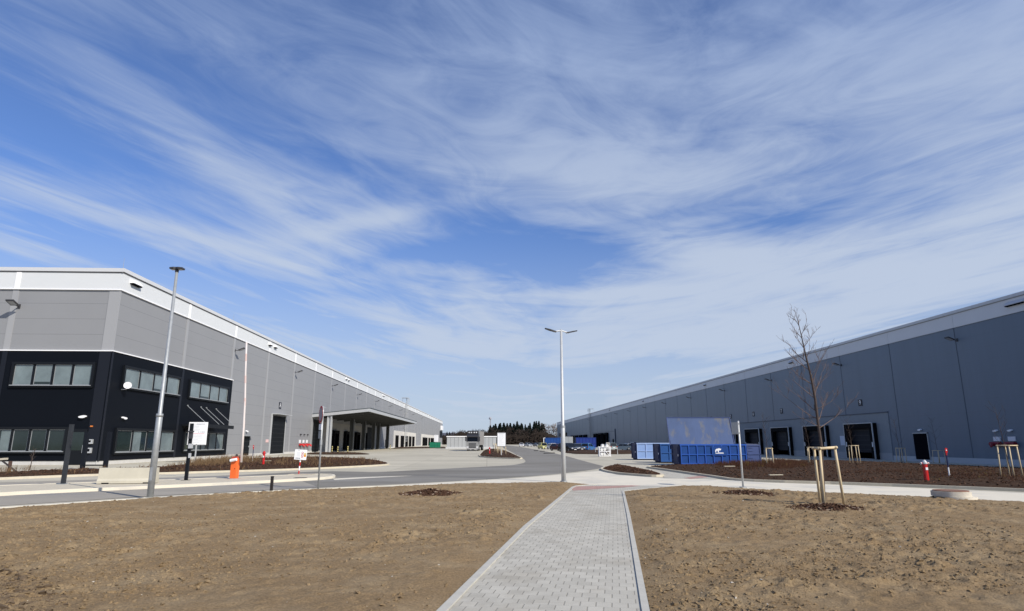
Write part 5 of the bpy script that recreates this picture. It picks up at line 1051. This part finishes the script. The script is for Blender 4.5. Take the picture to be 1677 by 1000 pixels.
mb = MB(); mb.box(-1.24, 1.24, -.12, .3, .28, .58); mb.build('bumper', M('lorry_bumper', (.36, .36, .36), .4), t)
for x in (-.75, -.3, .3, .75):
    mb = MB(); disc(mb, (x, .62, 3.72), .13, (0, -1, 0), .16, 0, 14); mb.build('roof_lamp', head_m, t)
for s_ in (-1, 1):
    mb = MB(); mb.box(s_ * .98 - .2, s_ * .98 + .2, -.14, -.001, .62, .86); mb.build('headlight', head_m, t)
    mb = MB(); mb.box(min(s_ * 1.28, s_ * 1.55), max(s_ * 1.28, s_ * 1.55), .05, .2, 1.95, 2.85); mb.box(min(s_ * 1.2, s_ * 1.4), max(s_ * 1.2, s_ * 1.4), .1, .16, 2.4, 2.46); mb.build('mirror', M('lorry_dark', (.05, .05, .055), .4), t)
mb = MB(); mb.box(-1.27, 1.27, 2.9, 15, 1.15, 4.05); tb = mb.build('trailer', M('trailer_cover', (.30, .29, .275), .6, var=.06), t)
mb = MB(); mb.box(-1.3, 1.3, 2.86, 2.92, 1.1, 4.1); mb.box(-1.29, 1.29, 2.92, 15.05, 4.05, 4.1); mb.build('trailer_frame', galv, tb)
mb = MB(); mb.box(-1.24, -1.06, -.035, -.001, 1.8, 2.75); mb.box(1.06, 1.24, -.035, -.001, 1.8, 2.75); mb.build('pillar', M('lorry_dark', (.05, .05, .055), .4), t)
mb = MB(); mb.box(-1.0, 1.0, .6, 15, .6, 1.14); mb.build('chassis', rubber, t)
for y_ in (1.0, 3.4, 11, 12.3, 13.6):
    for s_ in (-1, 1):
        mb = MB(); mb.tube([(s_ * .85, y_, .5), (s_ * 1.22, y_, .5)], .5, 18); wo_ = mb.build('wheel', tyre_m, t); mb = MB(); mb.tube([(s_ * 1.1, y_, .5), (s_ * 1.235, y_, .5)], .28, 12); mb.build('rim', rim_m, wo_)
t = thing('box_truck', 'grey box truck seen from behind, standing between the two blue containers', 'truck', (23.4, 182, 0), 0)
mb = MB(); mb.box(-1.25, 1.25, 0, 6, 1.0, 3.3); mb.build('cargo_box', M('truck_box', (.30, .31, .32), .5), t)
mb = MB(); mb.box(-1.1, -.05, -.03, -.001, 1.1, 3.2); mb.box(.05, 1.1, -.03, -.001, 1.1, 3.2); mb.build('rear_door', galv, t)
mb = MB(); mb.box(-1.2, 1.2, -.1, 0, .55, .75); mb.box(-1.0, 1.0, .1, 6.2, .5, .98); mb.build('chassis', rubber, t)
mb = MB(); mb.box(-1.15, 1.15, 6.1, 7.9, .6, 2.9); mb.build('cab', P_('white', (.75, .75, .76)), t)
for y_ in (1.4, 7.0):
    for s_ in (-1, 1): mb = MB(); mb.tube([(s_ * .85, y_, .48), (s_ * 1.2, y_, .48)], .48, 16); mb.build('wheel', tyre_m, t)

# ================================================================== FAR TREES, HILLS, MAST
def ridge(name, pts, y, depth, mat):
    mb = MB(); nx = 220; x0, x1 = pts[0][0], pts[-1][0]; xs = np.linspace(x0, x1, nx); hz = np.interp(xs, [p_[0] for p_ in pts], [p_[1] for p_ in pts]) + 6 * vnoise(xs, xs * 0, .02, 2) * 1.0 + 3.5 * vnoise(xs, xs * 0, .11, 3)
    for k in range(5):
        f_ = math.sin(math.pi * k / 4) if k < 3 else 1; f_ = (0, .62, 1, .8, 0)[k]
        for x, h in zip(xs, hz): mb.v.append((float(x), y + depth * k / 4 - (0), float(max(h, 0) * f_ - (2 if f_ == 0 else 0))))
    for k in range(4):
        for i in range(nx - 1): mb.f.append((k * nx + i, k * nx + i + 1, (k + 1) * nx + i + 1, (k + 1) * nx + i)); mb.m.append(0)
    return tag(mb.build(name, mat, smooth=True, fix=False), kind='structure')
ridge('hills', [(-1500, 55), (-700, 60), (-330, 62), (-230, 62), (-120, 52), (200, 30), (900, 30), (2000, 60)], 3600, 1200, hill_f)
ridge('hills', [(-600, 16), (-180, 16), (-85, 17), (-30, 20), (40, 20), (300, 16), (700, 16)], 1250, 500, hill_m)

def cone_tree(seed, h=22, r_=5.0, n=1000):
    random.seed(seed); mb = MB()
    for i in range(n):
        f_ = random.random() ** .75; z = h * (.10 + .90 * f_); rad = r_ * (1.01 - f_) ** 1.05 * random.uniform(.3, 1.15) * (1 + .22 * math.sin(z * 2.4 + seed)) + .08; a = random.uniform(0, 6.283); c = Vector((rad * math.cos(a), rad * math.sin(a), z))
        s_ = random.uniform(.7, 1.4) * (1.25 - f_ * .6); o_ = Vector((math.cos(a), math.sin(a), -.45)) * s_; sd_ = Vector((-math.sin(a), math.cos(a), random.uniform(-.2, .2))) * s_ * .55
        mb.add([c - sd_, c + sd_, c + o_], [(0, 1, 2)]); mb.add([c - o_ * .3 + Vector((0, 0, s_ * .5)), c + sd_ * .8, c + o_ * .8 - Vector((0, 0, .3))], [(0, 1, 2)])
    return mb
def round_tree(seed, h=17, r_=4.5, n=650):
    random.seed(seed); mb = MB(); cl = [(random.uniform(-.55, .55) * r_, random.uniform(-.55, .55) * r_, h * random.uniform(.22, .82), r_ * random.uniform(.35, .6)) for _ in range(9)]
    for i in range(n):
        cx, cy, cz, cr = random.choice(cl); v = Vector((random.gauss(0, 1), random.gauss(0, 1), random.gauss(0, 1))).normalized() * cr * random.uniform(.5, 1.1); c = Vector((cx, cy, cz)) + v
        d = (v.normalized() + Vector((0, 0, .5))) * random.uniform(.5, 1.3); s_ = Vector((random.uniform(-1, 1), random.uniform(-1, 1), random.uniform(-.4, .4))) * random.uniform(.12, .32)
        mb.add([c - s_, c + s_, c + d], [(0, 1, 2)])
    return mb
def far_tree(kind, seed):
    t = thing({'c': 'conifer_tree', 'b': 'bare_tree', 'p': 'bare_tree'}[kind], 'x', 'tree', (0, 0, 0), 0, {'c': 'dark conifers beyond the road end', 'b': 'brown leafless trees beyond the road end', 'p': 'pale leafless trees by the right warehouse end'}[kind])
    (cone_tree(seed) if kind == 'c' else round_tree(seed, n=650 if kind == 'b' else 380)).build('crown', {'c': conif, 'b': brownt, 'p': palet}[kind], t, fix=False)
    mb = MB(); mb.tube([(0, 0, 0), (0, 0, 6 if kind != 'c' else 12), (.3, .1, 12 if kind != 'c' else 20)], [.35, .26, .06], 7); mb.build('trunk', bark, t); return t
LABT = {'c': 'dark conifer in the far wood', 'b': 'brown leafless tree in the far wood', 'p': 'pale leafless tree between the dark wood and the right warehouse'}
protos = {}
def plant(kind, pxx, ytop, Y, sc=None):
    x = (pxx - 797) / 1022 * Y; hh = (724 - ytop) / 1022 * Y * .985 + 1.72; base = {'c': 22.0, 'b': 15.3, 'p': 15.3}[kind]; s_ = hh / base
    key = (kind, random.randint(0, 3))
    if key not in protos: protos[key] = o = far_tree(kind, hash(key[1]) * 13 + 5)
    else: o = dup(protos[key], (0, 0, 0))
    o.location = (x, Y, 0); o.rotation_euler = (0, 0, random.uniform(0, 6.28)); wsc = s_ * random.uniform(.85, 1.4); o.scale = (wsc, wsc, s_); o['label'] = LABT[kind] if kind == 'p' else LABT[kind] + (', in its left half' if pxx < 801 else ', in its long middle clump' if pxx < 864 else ', in the tall clump at its right end')
PL = np.array([(727, 711), (740, 708), (760, 706), (780, 704), (800, 702)]); rs = random.Random(5)
trees = []
for px_, yt in ((801, 700), (806, 695), (812, 693.5), (818, 691), (824, 692.5), (829, 694), (835, 691), (841, 692.5), (845, 690.5), (851, 693), (857, 693), (862, 696), (867, 690.5), (872, 688.5), (877, 690), (882, 689.5), (887, 691.5), (890, 695)): trees.append(('c', px_ + rs.uniform(-1.5, 1.5), yt + rs.uniform(-.5, 2.5), 560 + rs.uniform(0, 60)))
for px_ in range(803, 893, 4): trees.append(('c', px_ + rs.uniform(-2, 2), 697 + rs.uniform(-3, 3), 640 + rs.uniform(0, 40)))
for px_ in range(728, 802, 6): trees.append(('b', px_, float(np.interp(px_, PL[:, 0], PL[:, 1])) + rs.uniform(-1.5, 2.5), 610 + rs.uniform(0, 50)))
for px_ in range(731, 802, 8): trees.append(('b', px_, float(np.interp(px_, PL[:, 0], PL[:, 1])) + rs.uniform(1.5, 4.5), 560 + rs.uniform(0, 30)))
for px_ in range(806, 892, 7): trees.append(('b', px_ + rs.uniform(-2, 2), 702.5 + rs.uniform(-3, 5), 520 + rs.uniform(0, 25)))
for px_ in (733, 737, 752, 768): trees.append(('c', px_, 708 + rs.uniform(-1, 1), 660))
for px_ in range(893, 915, 4): trees.append(('p', px_, 697 + rs.uniform(-1.5, 2), 540 + rs.uniform(0, 30)))
random.seed(3)
for a in trees: plant(*a)
# undergrowth at the foot of the wood
mb = MB(); n = 9000
for i in range(n):
    Y = random.uniform(515, 560); x = random.uniform((725 - 797) / 1022 * Y - 3, (915 - 797) / 1022 * Y + 3); z = random.random() * (1.5 + 9.5 * float(vnoise(x, Y * .3, .11, 31) + .5)); s_ = random.uniform(.3, .9)
    mb.add([(x - s_, Y, z), (x + s_, Y + .3, z), (x + random.uniform(-.6, .6), Y, z + s_ * 2)], [(0, 1, 2)])
tag(mb.build('undergrowth', M('dark_undergrowth', (.036, .029, .025), .95, spec=.05), fix=False), 'brown undergrowth along the foot of the far wood', 'undergrowth', kind='stuff')
t = thing('radio_mast', 'thin red and white radio mast rising behind the far wood', 'radio mast', (3.5, 720, 0))
mb = MB()
for a in range(3):
    c_, s_ = math.cos(a * 2.09), math.sin(a * 2.09); mb.tube([(1.0 * c_, 1.0 * s_, 0), (.5 * c_, .5 * s_, 27)], .14, 4)
for k in range(13):
    r0 = 1.0 - .5 * k / 13; r1 = 1 - .5 * (k + 1) / 13
    for a in range(3): mb.tube([(r0 * math.cos(a * 2.09), r0 * math.sin(a * 2.09), k * 2.1), (r1 * math.cos(a * 2.09 + 2.09), r1 * math.sin(a * 2.09 + 2.09), k * 2.1 + 2.1)], .07, 4)
mb.build('lattice', M('mast_grey', (.30, .24, .24), .6), t)
mb = MB(); mb.tube([(0, 0, 27), (0, 0, 28.2), (0, 0, 29.3), (0, 0, 30)], [1.3, 1.6, 1.3, .3], 8); mb.build('antenna', M('mast_antenna', (.35, .36, .40), .6), t)
